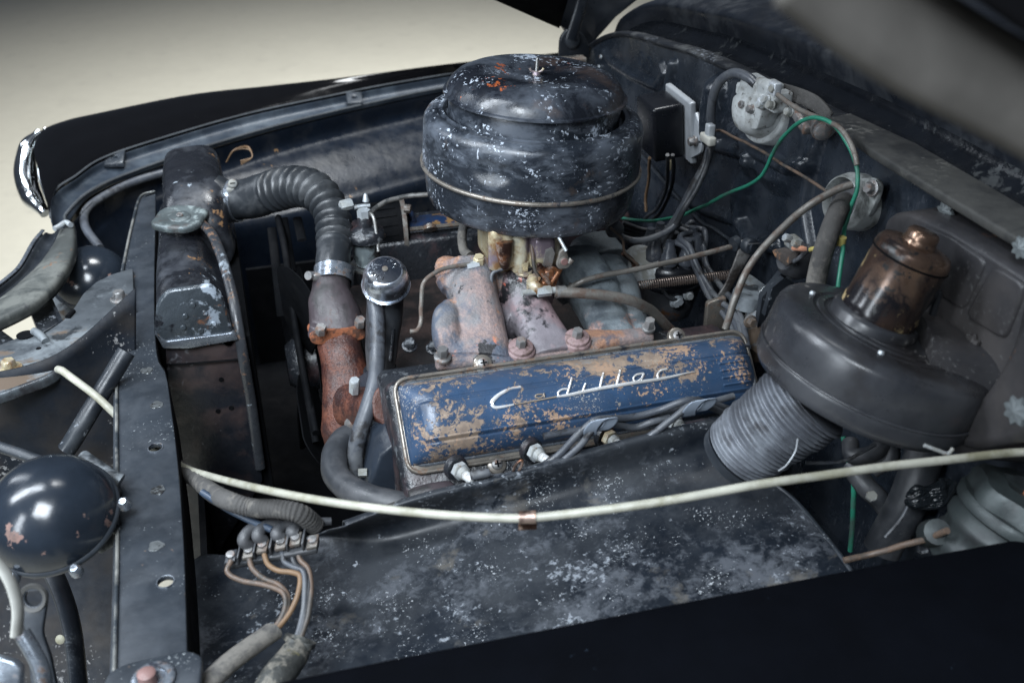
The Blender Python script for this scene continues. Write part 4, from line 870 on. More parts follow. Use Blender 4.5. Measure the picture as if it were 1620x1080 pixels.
part('elbow_casting', g, M['purple'], t, voxel=.0022)
g = G(); q = [Y(a, b, 1.35) for a, b in ((490, 532), (500, 524), (570, 516), (579, 522), (578, 536), (560, 541), (502, 546), (492, 542))]
g.plate(rnd(q, .006), (0, .05, -.008), bev=.002); part('gasket_flange', g, M['rustb'], t)
for a, b in ((507, 522), (569, 510)):
    g = G(); g.hexa(Y(a, b, 1.345)-V(0, 0, .004), (.05, -.45, .9), .0088, .015, washer=.0); part('bolt', g, M['bolt'], t)
t = thing('water_pump', 'rust red pump housing with a pipe running down in front of the engine', 'water pump', tuple(Y(555, 640, 1.3)))
g = G()
runp(g, [(535, 540, 1.37, 34, 30), (541, 565, 1.35, 34, 32), (548, 600, 1.33, 38, 34), (552, 640, 1.30, 42, 36), (548, 680, 1.28, 40, 34), (542, 715, 1.27, 28, 26)])
runp(g, [(550, 640, 1.27, 30, 34), (580, 645, 1.23, 34, 34), (612, 642, 1.18, 34, 34), (622, 640, 1.15, 34, 34)])
runp(g, [(560, 690, 1.26, 30, 30), (590, 712, 1.24, 34, 30), (606, 700, 1.22, 26, 26)])
part('pump_casting', g, M['rust'], t, voxel=.0022, smooth=4)
g = G(); c = Y(561, 612, 1.215); g.lathe([(0, -.01), (.008, -.01), (.008, .014), (.0065, .016), (0, .016)], c, (.05, -.3, 1), 6); part('square_plug', g, M['zinc'], t)
g = G(); c = Y(554, 668, 1.22); g.lathe([(0, -.008), (.0085, -.008), (.0085, .006), (0, .008)], c, (-.2, -1, .2), 6); part('bolt', g, M['bolt'], t)
g = G(); q = [Y(a, b, 1.16) for a, b in ((590, 700), (614, 696), (618, 712), (606, 724), (592, 716))]; g.plate(rnd(q, .006), (0, .02, 0), bev=.003); part('spout', g, M['brass'], t)
wire('heater_hose', [Y(591, 462, 1.30), Y(596, 500, 1.27), Y(598, 560, 1.22), Y(592, 610, 1.18), Y(577, 660, 1.15), Y(564, 710, 1.13), Y(562, 760, 1.12)], .0115, M['hose_grey'], 'smooth grey rubber hose hanging down past the oil filler cap', 'hose')
wire('heater_hose', [Y(553, 690, 1.17), Y(540, 700, 1.16), Y(530, 725, 1.13), Y(538, 760, 1.08), Y(575, 785, 1.03), Y(640, 800, 1.0), Y(720, 815, .97)], .0185, M['rubber'], 'thick black rubber hose curling below the rusty pump', 'hose')
g = G(); g.lathe([(.0178, -.004), (.0195, -.004), (.0195, .004), (.0178, .004)], Y(548, 696, 1.165), (.6, .2, .8), 30)
solo('hose_clamp', g, M['steel'], 'thin wire hose clamp on the curling black hose', 'hose clamp')
wire('engine_hook', [Y(600, 690, 1.12), Y(607, 700, 1.115), Y(602, 706, 1.11)], .0018, M['steel'], 'small bright wire hook at the front corner of the cover', 'hook')
g = G(); g.lathe([(0, 0), (.006, 0), (.006, .012), (0, .012)], Y(567, 748, 1.10), (1, -.2, 0), 6); solo('grease_fitting', g, M['zinc'], 'small bright fitting beside the lower end of the smooth grey hose', 'fitting')

# ------------------------------------------------------------------ oil filler with breather cap
t = t_oil = thing('oil_filler', 'black oil filler tube with worn chrome cap and raised lettering', 'oil filler', tuple(Y(605, 585, 1.28)))
OC = Y(611, 450, 1.29); OA = V(-.08, -.5, 1).normalized(); ok_ = 38.5*depth(OC)/FPX
def so(pr): return [(r*ok_, h*ok_) for r, h in pr]
g = G(); g.lathe(so([(0, -.02), (.93, -.02), (1.0, -.03), (1.02, .02), (1.0, .05), (.96, .04), (.945, .10), (.935, .45), (.90, .66), (.82, .84), (.72, .955), (.66, .99)]), OC, OA, 80); t = part('filler_cap', g, M['capchrome'], t)
g = G(); g.lathe(so([(.665, .988), (.5, 1.04), (.25, 1.065), (.13, 1.07), (.12, 1.10), (.05, 1.11), (0, 1.11)]), OC, OA, 60); part('centre', g, M['capblack'], t)
g = G(); g.lathe(so([(0, 1.06), (.13, 1.06), (.12, 1.115), (0, 1.125)]), OC, OA, 24); part('rivet', g, M['rimtan'], t)
# raised letters around the centre
ox, oy, _ = frame(OA, RV)
def letters(txt, a0, da, size):
    gg = G(); GL = {'O': [[(0, .1), (0, .9), (.3, 1), (.6, .9), (.6, .1), (.3, 0), (0, .1)]], 'I': [[(.3, 0), (.3, 1)]], 'L': [[(0, 1), (0, 0), (.6, 0)]], 'F': [[(0, 0), (0, 1), (.6, 1)], [(0, .55), (.45, .55)]], 'E': [[(.6, 0), (0, 0), (0, 1), (.6, 1)], [(0, .5), (.5, .5)]], 'C': [[(.6, .85), (.35, 1), (0, .8), (0, .2), (.35, 0), (.6, .15)]], 'R': [[(0, 0), (0, 1), (.5, 1), (.6, .75), (.5, .5), (0, .5)], [(.3, .5), (.6, 0)]]}
    for i, ch in enumerate(txt):
        if ch == ' ': continue
        a_ = a0+da*i; er = ox*math.cos(a_)+oy*math.sin(a_); et = ox*-math.sin(a_)+oy*math.cos(a_)
        for st in GL[ch]:
            P_ = [OC+OA*(1.035*ok_)+er*(ok_*.31+(v)*size)+et*-((u-.3)*size) for u, v in st]
            gg.tube(P_, .0008, 6, 1, smooth=False)
    return gg
g = letters('OIL', R_(212), R_(-22)*-1, ok_*.22); g2 = letters('OIL', R_(30), R_(22), ok_*.22)
g.add(g2.v, g2.f); part('raised_lettering', g, M['chrome'], t)
g = G(); g.lathe(so([(.97, -.01), (1.03, .0), (1.03, .03), (.97, .03)]), OC, OA, 80); part('rim', g, M['chrome'], t)
t = t_oil
g = G(); g.tube([Y(610, 462, 1.305), Y(608, 500, 1.30), Y(604, 545, 1.29), Y(602, 585, 1.28)], [.027, .027, .0245, .021], 30, 8); part('tube_body', g, M['rubber'], t)
g = G(); g.tube([Y(622, 520, 1.275), Y(618, 570, 1.262)], .003, 8); g.lathe([(0, -.01), (.026, -.01), (.026, .0), (0, .0)], Y(602, 585, 1.28), (0, 0, 1), 30); part('mounting_foot', g, M['oily'], t)
g = G(); q = [V(.17, 1.14, .87), V(.60, 1.14, .87), V(.60, 1.7, .85), V(.17, 1.7, .85)]; g.plate(q, (0, 0, .012), bev=.003)
g.box(V(.40, 1.42, .75), (.42, .52, .22), bev=.01)
solo('engine_block', g, mat('brown_grimy_block', (.012, .010, .010), .6, layers=[dict(c=(.045, .028, .024), s=16, t=.55, w=.1, r=.7)], bump=[(120, 1.5), (30, 1)]), 'grimy brown engine block top, low between the two valve covers', 'engine block')
for i, (a, b) in enumerate(((648, 548), (735, 543), (686, 552))):
    g = G(); g.hexa(Y(a, b, 1.2), (0, -.4, 1), .008, .01, washer=.011); solo('block_bolt', g, M['oily'], ['oily bolt head left of the front manifold branch', 'oily bolt head tucked against the front manifold branch', 'oily bolt head between the filler tube and the manifold'][i], 'bolt')
# front of block / timing cover
g = G(); q = [Y(a, b, 1.08) for a, b in ((600, 720), (628, 700), (645, 800), (600, 830), (570, 800))]; g.plate(q, (0, .2, 0), bev=.006)
solo('timing_cover', g, mat('blue_black_cover', (.018, .024, .034), .35, bump=[(60, .6)]), 'blue black metal cover low at the front corner of the engine', 'cover')

# ------------------------------------------------------------------ fuel pump, generator, fan
t = thing('fuel_filter', 'cloudy metal fuel filter bowl between the corrugated hose and the oil cap', 'fuel filter', tuple(Y(580, 380, 1.5)))
c = Y(580, 392, 1.52); g = G(); g.lathe([(0, -.03), (.02, -.028), (.022, -.02), (.022, .012), (.020, .018), (0, .018)], c, (0, 0, 1), 30); part('bowl', g, M['glassbowl'], t)
g = G(); g.lathe([(0, .018), (.032, .018), (.033, .022), (.030, .032), (.012, .04), (.011, .055), (.007, .06), (0, .06)], c, (0, 0, 1), 30); part('head', g, M['oily'], t)
g = G(); g.lathe([(0, .05), (.011, .05), (.011, .068), (0, .068)], c, (0, 0, 1), 6); g.hexa(Y(556, 322, 1.55), (-1, -.3, 0), .009, .02); g.tube([Y(560, 328, 1.55), Y(585, 325, 1.55)], .004, 8); g.lathe([(0, 0), (.006, 0), (.003, .012), (0, .014)], Y(579, 318, 1.55), (0, 0, 1), 10); part('fittings', g, M['zinc'], t)
g = G(); g.lathe([(.019, 0), (.031, 0), (.031, .004), (.019, .004)], c-V(0, 0, .034), (0, 0, 1), 30); part('base_ring', g, M['steel'], t)
wire('fuel_line', [Y(676, 308, 1.60), Y(640, 311, 1.60), Y(612, 317, 1.59), Y(594, 328, 1.575), Y(584, 338, 1.56)], .0042, M['steel'], 'pale metal fuel line arching left from under the air cleaner', 'fuel line')
wire('fuel_line', [Y(584, 336, 1.52), Y(591, 345, 1.51), Y(595, 370, 1.50), Y(598, 398, 1.49)], .003, M['steel'], 'thin bright fuel line dropping behind the chrome oil cap', 'fuel line')
t = thing('generator', 'dark generator body seen behind the fuel filter', 'generator', tuple(Y(618, 350, 1.72)))
g = G(); c = Y(612, 365, 1.75); g.lathe([(0, -.05), (.05, -.05), (.055, -.045), (.055, .03), (.05, .04), (0, .04)], c, (1, -.1, 0), 40); part('housing', g, M['dark'], t)
g = G(); g.lathe([(.055, .028), (.06, .028), (.06, .036), (.055, .036)], c, (1, -.1, 0), 40); g.hexa(Y(640, 330, 1.70), (1, -.5, 0), .008, .012); part('strap', g, M['rod'], t)
for i in range(7):
    g = G(); a_ = -1.9+i*.32; rr = .056; g.box(c+V(-.01, math.sin(a_)*rr, -math.cos(a_)*-rr*.0+math.cos(a_)*rr), (.05, .007, .003), (V(1, 0, 0), V(0, math.cos(a_), -math.sin(a_)), V(0, math.sin(a_), math.cos(a_)))); part('cooling_slot', g, M['dark'], t)
t = thing('cooling_fan', 'dark four bladed cooling fan in the shadow behind the radiator', 'fan', tuple(Y(470, 560, 1.40)))
fc = V(.075, 1.55, .80); 
g = G(); g.lathe([(0, -.02), (.05, -.02), (.05, .01), (.035, .03), (0, .03)], fc, (-1, 0, 0), 30); part('hub', g, M['oily'], t)
for i in range(4):
    a_ = R_(18+90*i); u_ = V(0, math.cos(a_), math.sin(a_)); v_ = V(.5, -math.sin(a_)*.86, math.cos(a_)*.86)
    pts_ = [fc+u_*r_+v_*w_ for r_, w_ in ((.03, -.02), (.09, -.045), (.20, -.05), (.225, -.02), (.225, .02), (.2, .05), (.09, .045), (.03, .02))]
    g = G(); g.plate(rnd(pts_, .015), (-.002, 0, 0)); part('blade', g, M['dark'], t)
g = G(); c = V(.11, 1.46, .80); g.lathe([(0, -.008), (.14, -.008), (.142, -.004), (.134, 0), (.142, .004), (.14, .008), (0, .008)], c, (1, 0, 0), 60)
solo('pulley', g, M['plastic'], 'large dark pulley rim beside the rusty pump', 'pulley')
t = thing('fan_belt', 'black fan belt strands rising toward the generator in shadow', 'belt', (.12, 1.5, .8))
for dy in (0, .05):
    g = G(); g.tube([Y(500, 700-dy*300, 1.35), Y(468, 520, 1.5+dy), Y(452, 400, 1.62+dy), Y(440, 345, 1.70+dy)], .006, 8, 6, ry=.009); part('strand', g, M['dark'], t)
t = thing('alternator_bracket', 'dusty dark bracket under the corrugated hose', 'bracket', tuple(Y(450, 400, 1.7)))
for k, (a, b, a2, b2) in enumerate(((430, 360, 445, 500), (448, 345, 462, 430), (470, 345, 478, 380))):
    g = G(); g.tube([Y(a, b, 1.7), Y(a2, b2, 1.62)], .008, 8, 4, ry=.003); part('strap', g, M['dark'], t)
wire('vent_hose', [Y(736, 345, 1.5), Y(731, 372, 1.48), Y(733, 395, 1.46), Y(742, 405, 1.44)], .0078, M['cloth'], 'short woven hose dropping behind the air cleaner at its left', 'hose')

# ------------------------------------------------------------------ radiator support beam
t = thing('support_beam', 'long dark grey steel beam with punched holes running toward the viewer', 'beam', tuple(Z(235, 700, .985)))
lft = [(246, 306), (224, 314), (214, 345), (204, 388), (195, 440), (190, 500), (187, 576), (187, 680), (188, 800), (188, 900), (184, 1075)]
rgt = [(297, 1075), (294, 960), (290, 850), (281, 730), (270, 640), (262, 590), (248, 560), (244, 470), (246, 330)]
ol = resample(cat([Z(a, b, .985) for a, b in lft]), 40)+resample(cat([Z(a, b, .985) for a, b in rgt]), 40)
hl = [circ(Z(a, b, .985), (0, 0, 1), .0085, 16) for a, b in ((246, 708), (262, 920))]
g = G(); g.plate(ol, (0, 0, -.006), holes=hl, bev=.0012); part('top_plate', g, M['beam'], t)
g = G(); lp = [Z(a, b, .982) for a, b in lft]; g.sheet([[p+V(.003, 0, .001) for p in lp], [p+V(-.004, 0, 0) for p in lp], [p+V(-.006, 0, -.008) for p in lp], [p+V(-.006, 0, -.05) for p in lp]], 60, 4)
part('left_flange', g, M['beam'], t, ang=60, solid=.002)
g = G(); g.tube([p+V(-.001, 0, .0045) for p in lp], .0022, 8, 8); part('bright_edge', g, mat('rubbed_edge', (.3, .3, .28), .35, metal=.5, layers=[dict(c=(.05, .06, .07), s=20, t=.55, w=.08)]), t)  # pale bead puts the lip's highlight into the colour
rp = [Z(a, b, .98) for a, b in rgt]; g = G(); g.sheet([rp, [p+V(0, 0, -.09) for p in rp]], 60, 3); part('right_flange', g, M['dark'], t, solid=.002)
for a, b in ((248, 640), (250, 775), (247, 863), (232, 586)):
    p = Z(a, b, .9853); g = G(); g.lathe([(0, 0), (.0085, 0), (.008, .0006), (.006, .0003), (.004, .0007), (0, .0006)], p, (0, 0, 1), 28, fn=lambda th, r, h: 1+.1*math.sin(3*th+a)+.07*math.sin(5*th+b)); part('spot_weld', g, mat('spot_weld_steel', (.13, .14, .145), .4, metal=.5, layers=[dict(c=(.03, .03, .03), s=200, t=.55, w=.06)]) if 'spot_weld_steel' not in bpy.data.materials else bpy.data.materials['spot_weld_steel'], t)
for a, b in ((246, 708), (262, 920)):
    g = G(); g.lathe([(.0085, .0), (.0098, .0), (.0094, .0012), (.0085, .001)], Z(a, b, .985), (0, 0, 1), 20); part('hole_rim', g, M['rimsteel'], t)
t = thing('end_bracket', 'grey bracket with a large rusty bolt at the near end of the beam', 'bracket', tuple(Z(240, 1060, 1.0)))
q = [Z(a, b, .998) for a, b in ((150, 1110), (172, 1062), (200, 1048), (296, 1027), (320, 1036), (316, 1110))]
g = G(); g.plate(rnd(q, .006), (0, 0, -.008), bev=.002); part('plate', g, M['beam'], t)
g = G(); g.lathe([(0, 0), (.020, 0), (.020, .003), (.018, .0045), (.0135, .004), (.0125, .001), (0, .001)], Z(243, 1075, .998), (0, 0, 1), 30); part('hole_ring', g, M['rimsteel'], t)
g = G(); g.lathe([(0, 0), (.0085, 0), (.0085, .012), (.006, .014), (0, .014)], Z(235, 1078, .999), (0, 0, 1), 20); part('bolt', g, M['pink'], t)
# ------------------------------------------------------------------ header bracket, grille moulding
t = thing('header_bracket', 'weathered grey stamped bracket with rust stain, left edge of the picture', 'bracket', tuple(Z(100, 540, .99)))
ou = [(-20, 556), (0, 545), (28, 534), (42, 524), (54, 524), (66, 530), (100, 507), (118, 486), (132, 464), (152, 446), (176, 434), (210, 424), (212, 486), (165, 503), (148, 517), (112, 555), (82, 588), (40, 606), (-20, 628)]
zz = .992; q = [Z(a, b, zz) for a, b in ou]
g = G(); g.plate(rnd(q, .006, 3), (0, 0, -.004), holes=[], bev=.001); part('top_face', g, M['bracket'], t)
lo = [(212, 486), (165, 503), (148, 517), (112, 555), (82, 588), (40, 606), (-20, 628)]
lp = cat([Z(a, b, zz) for a, b in lo], 6); g = G(); g.sheet([lp, [p+V(.002, -.004, -.001) for p in lp], [p+V(.003, -.005, -.005) for p in lp], [p+V(.003, -.005, -.014) for p in lp]], 70, 4); part('down_flange', g, M['rimsteel'] if 0 else mat('flange_grey', (.12, .14, .155), .3, metal=.4, layers=[dict(c=(.05, .05, .055), s=30, t=.58, w=.08)]), t, solid=.0015)
g = G(); g.lathe([(0, .0), (.0125, 0), (.0125, .0012), (0, .0012)], Z(40, 530, zz+.001), (0, 0, 1), 20); part('slot_hole', g, M['dark'], t)
g = G(); g.tube([Z(54, 524, zz+.004), Z(64, 530, zz+.006), Z(72, 540, zz+.002)], .006, 8, 6); part('pressed_lug', g, M['bracket'], t)
for a, b, r_ in ((16, 584, .011), (190, 474, .010)):
    g = G(); g.hexa(Z(a, b, zz), (0, 0, 1), r_*.9, .012, washer=r_*1.5); part('bolt', g, M['brass'] if a == 16 else M['bolt'], t)
g = G(); g.tube([Z(107, 502, zz+.002), Z(116, 492, zz+.002)], .004, 8, 3); part('slot', g, M['dark'], t)
g = G(); g.lathe([(0, 0), (.004, 0), (.003, .001), (0, .001)], Z(61, 551, zz), (0, 0, 1), 12); part('slot', g, M['dark'], t)
t = thing('nose_moulding', 'curved grey and black nose moulding at the far left, beige floor beside it', 'moulding', tuple(Z(60, 420, .98)))
P_ = lambda L_, z_: [Z(a, b, z_) for a, b in L_]
oL = P_([(66, 366), (50, 385), (30, 420), (10, 440), (-30, 470)], .97)
mL = P_([(96, 362), (84, 388), (60, 420), (30, 448), (0, 472), (-30, 492)], .96)
iL = P_([(100, 362), (90, 392), (66, 426), (34, 456), (2, 478), (-30, 498)], .975)
eL = P_([(116, 353), (116, 392), (98, 432), (66, 468), (30, 490), (-30, 518)], .975)
g = G(); g.sheet([[p+V(0, .004, -.04) for p in oL], oL, [p+V(.006, -.002, .002) for p in oL]], 50, 4); part('outer_lip', g, M['rimsteel'], t, solid=.002)
g = G(); g.sheet([[p+V(.006, -.002, -.002) for p in oL], [a_.lerp(b_, .5)+V(0, 0, -.008) for a_, b_ in zip(resample(oL, 9), resample(mL, 9))], mL], 50, 4); part('recess', g, M['tar'] if 0 else M['black'], t, solid=.002)
g = G(); g.sheet([mL, iL, [p.lerp(q_, .5)+V(0, 0, .002) for p, q_ in zip(resample(iL, 9), resample(eL, 9))], eL, [p+V(.001, -.002, -.018) for p in eL]], 50, 4); part('flat_strip', g, mat('lit_grey_strip', (.055, .06, .058), .5, layers=[dict(c=(.13, .135, .125), s=24, t=.56, w=.1), dict(c=(.2, .1, .05), s=40, t=.74, w=.04), dict(c=(.03, .03, .035), s=40, t=.66, w=.06)], bump=[(60, .6)]), t, ang=60, solid=.002)
g = G(); g.tube(P_([(86, 362), (94, 358), (104, 352), (112, 356)], .985), .005, 8, 6); part('end_fold', g, M['zinc'], t)
g = G(); q = [Z(a, b, .93) for a, b in ((46, 488), (76, 466), (98, 508), (62, 528))]; g.plate(q, (0, 0, -.02), bev=.002); g.plate([Z(a, b, .94) for a, b in ((76, 466), (80, 466), (100, 508), (94, 510))], (0, 0, -.04))
solo('filler_plate', g, M['black'], 'dark folded plate between the nose moulding and the grey bracket', 'plate')
g = G(); q = [Z(a, b, .93) for a, b in ((-30, 505), (0, 520), (34, 545), (-30, 580))]; g.plate(q, (0, 0, -.01), bev=.001); solo('filler_plate', g, M['black'], 'small dark plate wedge at the left edge under the nose moulding', 'plate')
# headlight bowls
def bowl(px, py, d, rp, lab, ax):
    c = D(px, py, d); k = rp*d/FPX; a_ = Vector(ax).normalized()
    t_ = thing('headlight_bucket', lab, 'headlight bucket', tuple(c))
    pr = [(k*1.0, 0)]+[(k*math.cos(q), k*.92*math.sin(q)) for q in [R_(i*6) for i in range(1, 15)]]+[(0, k*.92)]
    g = G(); g.lathe([(k*.98, -.004), (k*1.0, -.003)]+pr, c, a_, 72); part('dome', g, M['bowl'], t_, ang=60)
    g = G(); g.lathe([(k*.98, -.006), (k*1.03, -.006), (k*1.04, -.003), (k*1.03, .0), (k*1.0, .0015), (k*.98, 0)], c, a_, 72); part('rim', g, M['beam'], t_)
    return t_, c, a_, k
t_, c, a_, k = bowl(84, 815, 1.12, 99, 'shiny black headlight bucket nearest the viewer, lower left', (-.12, -.35, .92))
for q_ in (-1.9, -1.0, .2):
    x_, y_, _ = frame(a_, RV); p = c+(x_*math.cos(q_)+y_*math.sin(q_))*(k*1.1)
    g = G(); g.lathe([(0, -.008), (.007, -.008), (.0065, .001), (.004, .004), (0, .004)], p, a_, 12); part('rim_screw', g, M['rimsteel'], t_)
t_, c, a_, k = bowl(145, 443, 1.86, 57, 'shiny black headlight bucket on the far side, behind the grey bracket', (-.05, -.3, .95))
g = G(); g.plate(rnd([D(a, b, 1.14) for a, b in ((150, 862), (176, 838), (192, 828), (196, 852), (172, 862), (158, 872))], .005), (0, .0, -.006), bev=.002); g.lathe([(0, 0), (.006, 0), (.005, .006), (0, .006)], D(185, 838, 1.135), (-.1, -.5, .9), 12)
solo('bucket_lug', g, M['bracket'], 'small grey mounting lug between the near headlight bucket and the beam', 'lug')
g = G(); g.tube([D(132, 722, 1.2), D(150, 735, 1.19), D(176, 752, 1.18), D(192, 760, 1.18)], .008, 10, 6); g.tube([D(140, 736, 1.2), D(165, 760, 1.19), D(186, 782, 1.18)], .006, 10, 6)
solo('support_arm', g, M['bracket'], 'rusty grey arms above the near headlight bucket', 'bracket')
g = G(); c = Z(122, 500, .9); g.lathe([(.02, 0), (.07, 0), (.06, .05), (.05, .06)], D(130, 480, 1.9), (-.3, -.3, .9), 40); solo('conical_shroud', g, M['bracket'], 'grey conical seat under the far headlight bucket', 'headlight seat', solid=.003)
# dark front panel left of the beam
g = G(); q = [D(-60, 600, 1.36), D(210, 480, 1.40), D(212, 880, 1.62), D(212, 1120, 1.42), D(-60, 1120, 1.45), D(-60, 900, 1.62)]
P4 = [[D(-60, 600, 1.38), D(90, 560, 1.40), D(215, 455, 1.46)], [D(-60, 760, 1.44), D(90, 750, 1.46), D(215, 740, 1.48)], [D(-60, 900, 1.5), D(90, 900, 1.5), D(215, 900, 1.5)], [D(-60, 1140, 1.45), D(90, 1140, 1.45), D(215, 1140, 1.45)]]
g = G(); g.sheet(P4, 60, 10)
solo('front_baffle', g, mat('baffle_black', (.005, .0075, .012), .6, spec=.25, layers=[dict(c=(.2, .2, .2), s=160, t=.7, w=.02, stretch=(1, 1, 1)), dict(c=(.02, .017, .015), s=10, t=.55, w=.15)], bump=[(40, .8)]), 'dusty black baffle panel between the bracket and the near headlight bucket', 'panel', solid=.003)
wire('pressed_rib', [D(200, 556, 1.38), D(165, 615, 1.37), D(130, 675, 1.36), D(104, 712, 1.36)], .0125, M['black'], 'diagonal rounded brace running down from the beam to the near headlight bucket', 'brace', None)
wire('pressed_rib', [D(-20, 700, 1.26), D(40, 722, 1.26), D(100, 742, 1.26), D(150, 765, 1.26)], .007, M['beam'], 'thin straight brace just above the near headlight bucket', 'brace')
wire('bonnet_cable', [D(92, 584, 1.37), D(104, 590, 1.35), D(150, 628, 1.345), D(190, 664, 1.35), D(240, 705, 1.37)], .0052, M['cream'], 'cream cable coming from under the grey bracket toward the beam', 'cable')
# lower left corner
g = G(); g.tube([D(-12, 880, .9), D(14, 915, .9), D(28, 960, .9), D(26, 1004, .9)], .0085, 12, 8, ry=.004, ref=-FV)
solo('trim_ring', g, mat('pale_trim', (.4, .4, .37), .45), 'pale curved trim edge at the lower left border', 'trim')
g = G(); g.plate(rnd([D(a, b, 1.0) for a, b in ((28, 935), (66, 930), (75, 940), (70, 975), (66, 1000), (80, 1040), (92, 1100), (50, 1100), (40, 1000), (30, 970))], .006), FV*.006, holes=[circ(D(52, 946, 1.0), -FV, .0085, 16)], bev=.0015)
solo('corner_bracket', g, M['bracket'] if 0 else M['beam'], 'dark bracket with a round hole and pale rim, lower left', 'bracket')
g = G(); g.lathe([(.0085, -.001), (.0125, -.001), (.0115, .002), (.0085, .001)], D(52, 946, 1.0), -FV, 20, fn=lambda th, r, h: 1.2); solo('hole_grommet', g, mat('worn_black_grommet', (.05, .05, .048), .5), 'black grommet ring in the corner bracket hole', 'grommet')
g = G(); g.tube([D(60, 860, 1.3), D(95, 930, 1.28), D(115, 1000, 1.26), D(125, 1090, 1.24)], .02, 12, 8, ry=.008, ref=-FV); solo('curved_brace', g, M['black'], 'dark curved brace low between the corner bracket and the beam', 'brace')
g = G(); g.lathe([(0, 0), (.0058, 0), (.005, .001), (0, .0012)], D(95, 1011, 1.2), -FV, 16); solo('hole_plug', g, M['cream'], 'small pale round plug low in the dark panel at lower left', 'plug')  # pale disc stands in for a hole showing the floor
g = G(); g.plate([D(a, b, .86) for a, b in ((-20, 1035), (20, 1046), (32, 1056), (30, 1110), (-20, 1110))], FV*.01, bev=.002); g.tube([D(34, 1000, .95), D(52, 1030, .95), D(66, 1060, .95), D(72, 1100, .95)], .008, 10, 6)
solo('corner_plate', g, M['rimsteel'], 'blue grey metal plate corner at the bottom left of the picture', 'plate')

# ================================================================== RIGHT SIDE
# ------------------------------------------------------------------ voltage regulator
RB = X(1052, 200, FX-.055)
t = thing('voltage_regulator', 'black box with white metal back plate on the firewall beside the air cleaner', 'regulator', tuple(RB))
ys = lambda a, b, x_: X(a, b, x_)
# box: front face polygon (left dark) - build as oriented box
c = X(1052, 200, FX-.055); bxx = V(1, -.05, .12).normalized(); bz = V(-.12, 0, 1).normalized(); byy = bz.cross(bxx)*-1
g = G(); g.box(c-bxx*.006+V(0, .006, 0), (.056, .086, .098), (bxx, V(.05, 1, 0).normalized(), bz), .006, 3); part('cover', g, M['plastic'], t)
g = G(); g.box(c+bxx*.030, (.012, .116, .112), (bxx, V(.05, 1, 0).normalized(), bz), .0035, 3); part('base_rim', g, M['bwhite'], t)
g = G(); q = [c+bxx*.026+V(0, y_, z_) for y_, z_ in ((-.056, .04), (-.092, .012), (-.092, -.022), (-.056, -.045))]; g.plate(rnd(q, .006), bxx*.006, bev=.0012); part('mounting_ear', g, M['bwhite'], t)
g = G(); g.hexa(c+bxx*.024+V(0, -.074, -.006), -bxx, .0075, .010, washer=.009); part('bolt', g, M['bolt'], t)
for k in (0, 1, 2):
    g = G(); g.lathe([(0, 0), (.0045, 0), (.0045, .014), (.003, .018), (0, .018)], c+V(.01*k-.0, -.035+.018*k, -.05), (0, 0, -1), 10); part('terminal', g, M['brass'], t)
wire('regulator_wire', [X(1056, 245, .72), X(1056, 265, .73), X(1052, 300, .75), X(1040, 330, .76), X(1020, 345, .77)], .0035, M['rubber'], 'black wire hanging from the left terminal of the regulator box', 'wire')
wire('regulator_wire', [X(1064, 245, .72), X(1066, 268, .73), X(1060, 305, .74), X(1044, 336, .75), X(1028, 350, .76)], .0035, M['plastic'], 'glossy black wire hanging from the right terminal of the regulator box', 'wire')
wire('regulator_wire', [X(1028, 250, .74), X(1026, 280, .76), X(1022, 310, .77), X(1022, 335, .77)], .003, M['orangew'], 'orange brown wire running down in the dark left of the regulator wires', 'wire')
# ------------------------------------------------------------------ wiper motor
WM = X(1218, 185, FX-.035)
t = thing('wiper_motor', 'pale grey wiper motor with rounded lower half high on the firewall', 'wiper motor', tuple(WM))
g = G(); ax = V(-1, -.1, .28).normalized(); c = X(1214, 176, FX-.022)
x_, y_, _ = frame(ax, (0, 1, 0))
def half(th, r, h): return 1
c = X(1216, 170, FX-.02); kk = depth(c)/FPX
xw, yw, aw = frame(ax, (0, -1, 0))
def wf(th, r, h):
    up = math.cos(th)*xw.z+math.sin(th)*yw.z
    return 1-.62*max(0, up)**.8
g.lathe([(0, -.02), (58*kk, -.02), (58*kk, .004), (56*kk, .009), (50*kk, .010), (48*kk, .022), (43*kk, .036), (33*kk, .044), (18*kk, .047), (0, .047)], c, ax, 90, ref=(0, -1, 0), fn=wf)
part('case', g, M['wiper'], t, ang=60)
g = G(); q = [X(a, b, FX-.062) for a, b in ((1178, 150), (1206, 148), (1208, 166), (1196, 206), (1172, 202), (1168, 192))]; g.plate(rnd(q, .006), (.03, 0, 0), bev=.002); part('side_plate', g, M['wiper'], t)
g = G()
for a, b, w_, h_ in ((1196, 138, .05, .03), (1218, 148, .03, .035), (1234, 160, .024, .03), (1206, 160, .03, .03), (1184, 142, .03, .02)): g.box(X(a, b, FX-.045), (.03, w_, h_), bev=.005)
g.tube([X(1178, 140, .76), X(1200, 130, .75), X(1230, 138, .75)], .007, 10, 5); g.tube([X(1205, 150, .745), X(1212, 165, .742), X(1225, 172, .745)], .005, 10, 5)
part('valve_block', g, M['wiper'], t, voxel=.0014, smooth=2)
for a, b in ((1178, 166), (1190, 173), (1227, 141), (1214, 158), (1206, 166), (1222, 166), (1251, 177)):
    g = G(); g.hexa(X(a, b, FX-.062), (-1, -.1, .2), .006, .007, washer=.007); part('screw', g, M['zinc'] if a > 1195 else M['bolt'], t)
for a, b, q_ in ((1226, 140, .018), (1206, 163, .013)):
    g = G(); g.box(X(a, b, FX-.062), (.012, q_, q_), bev=.002); part('lug', g, M['bwhite'], t)
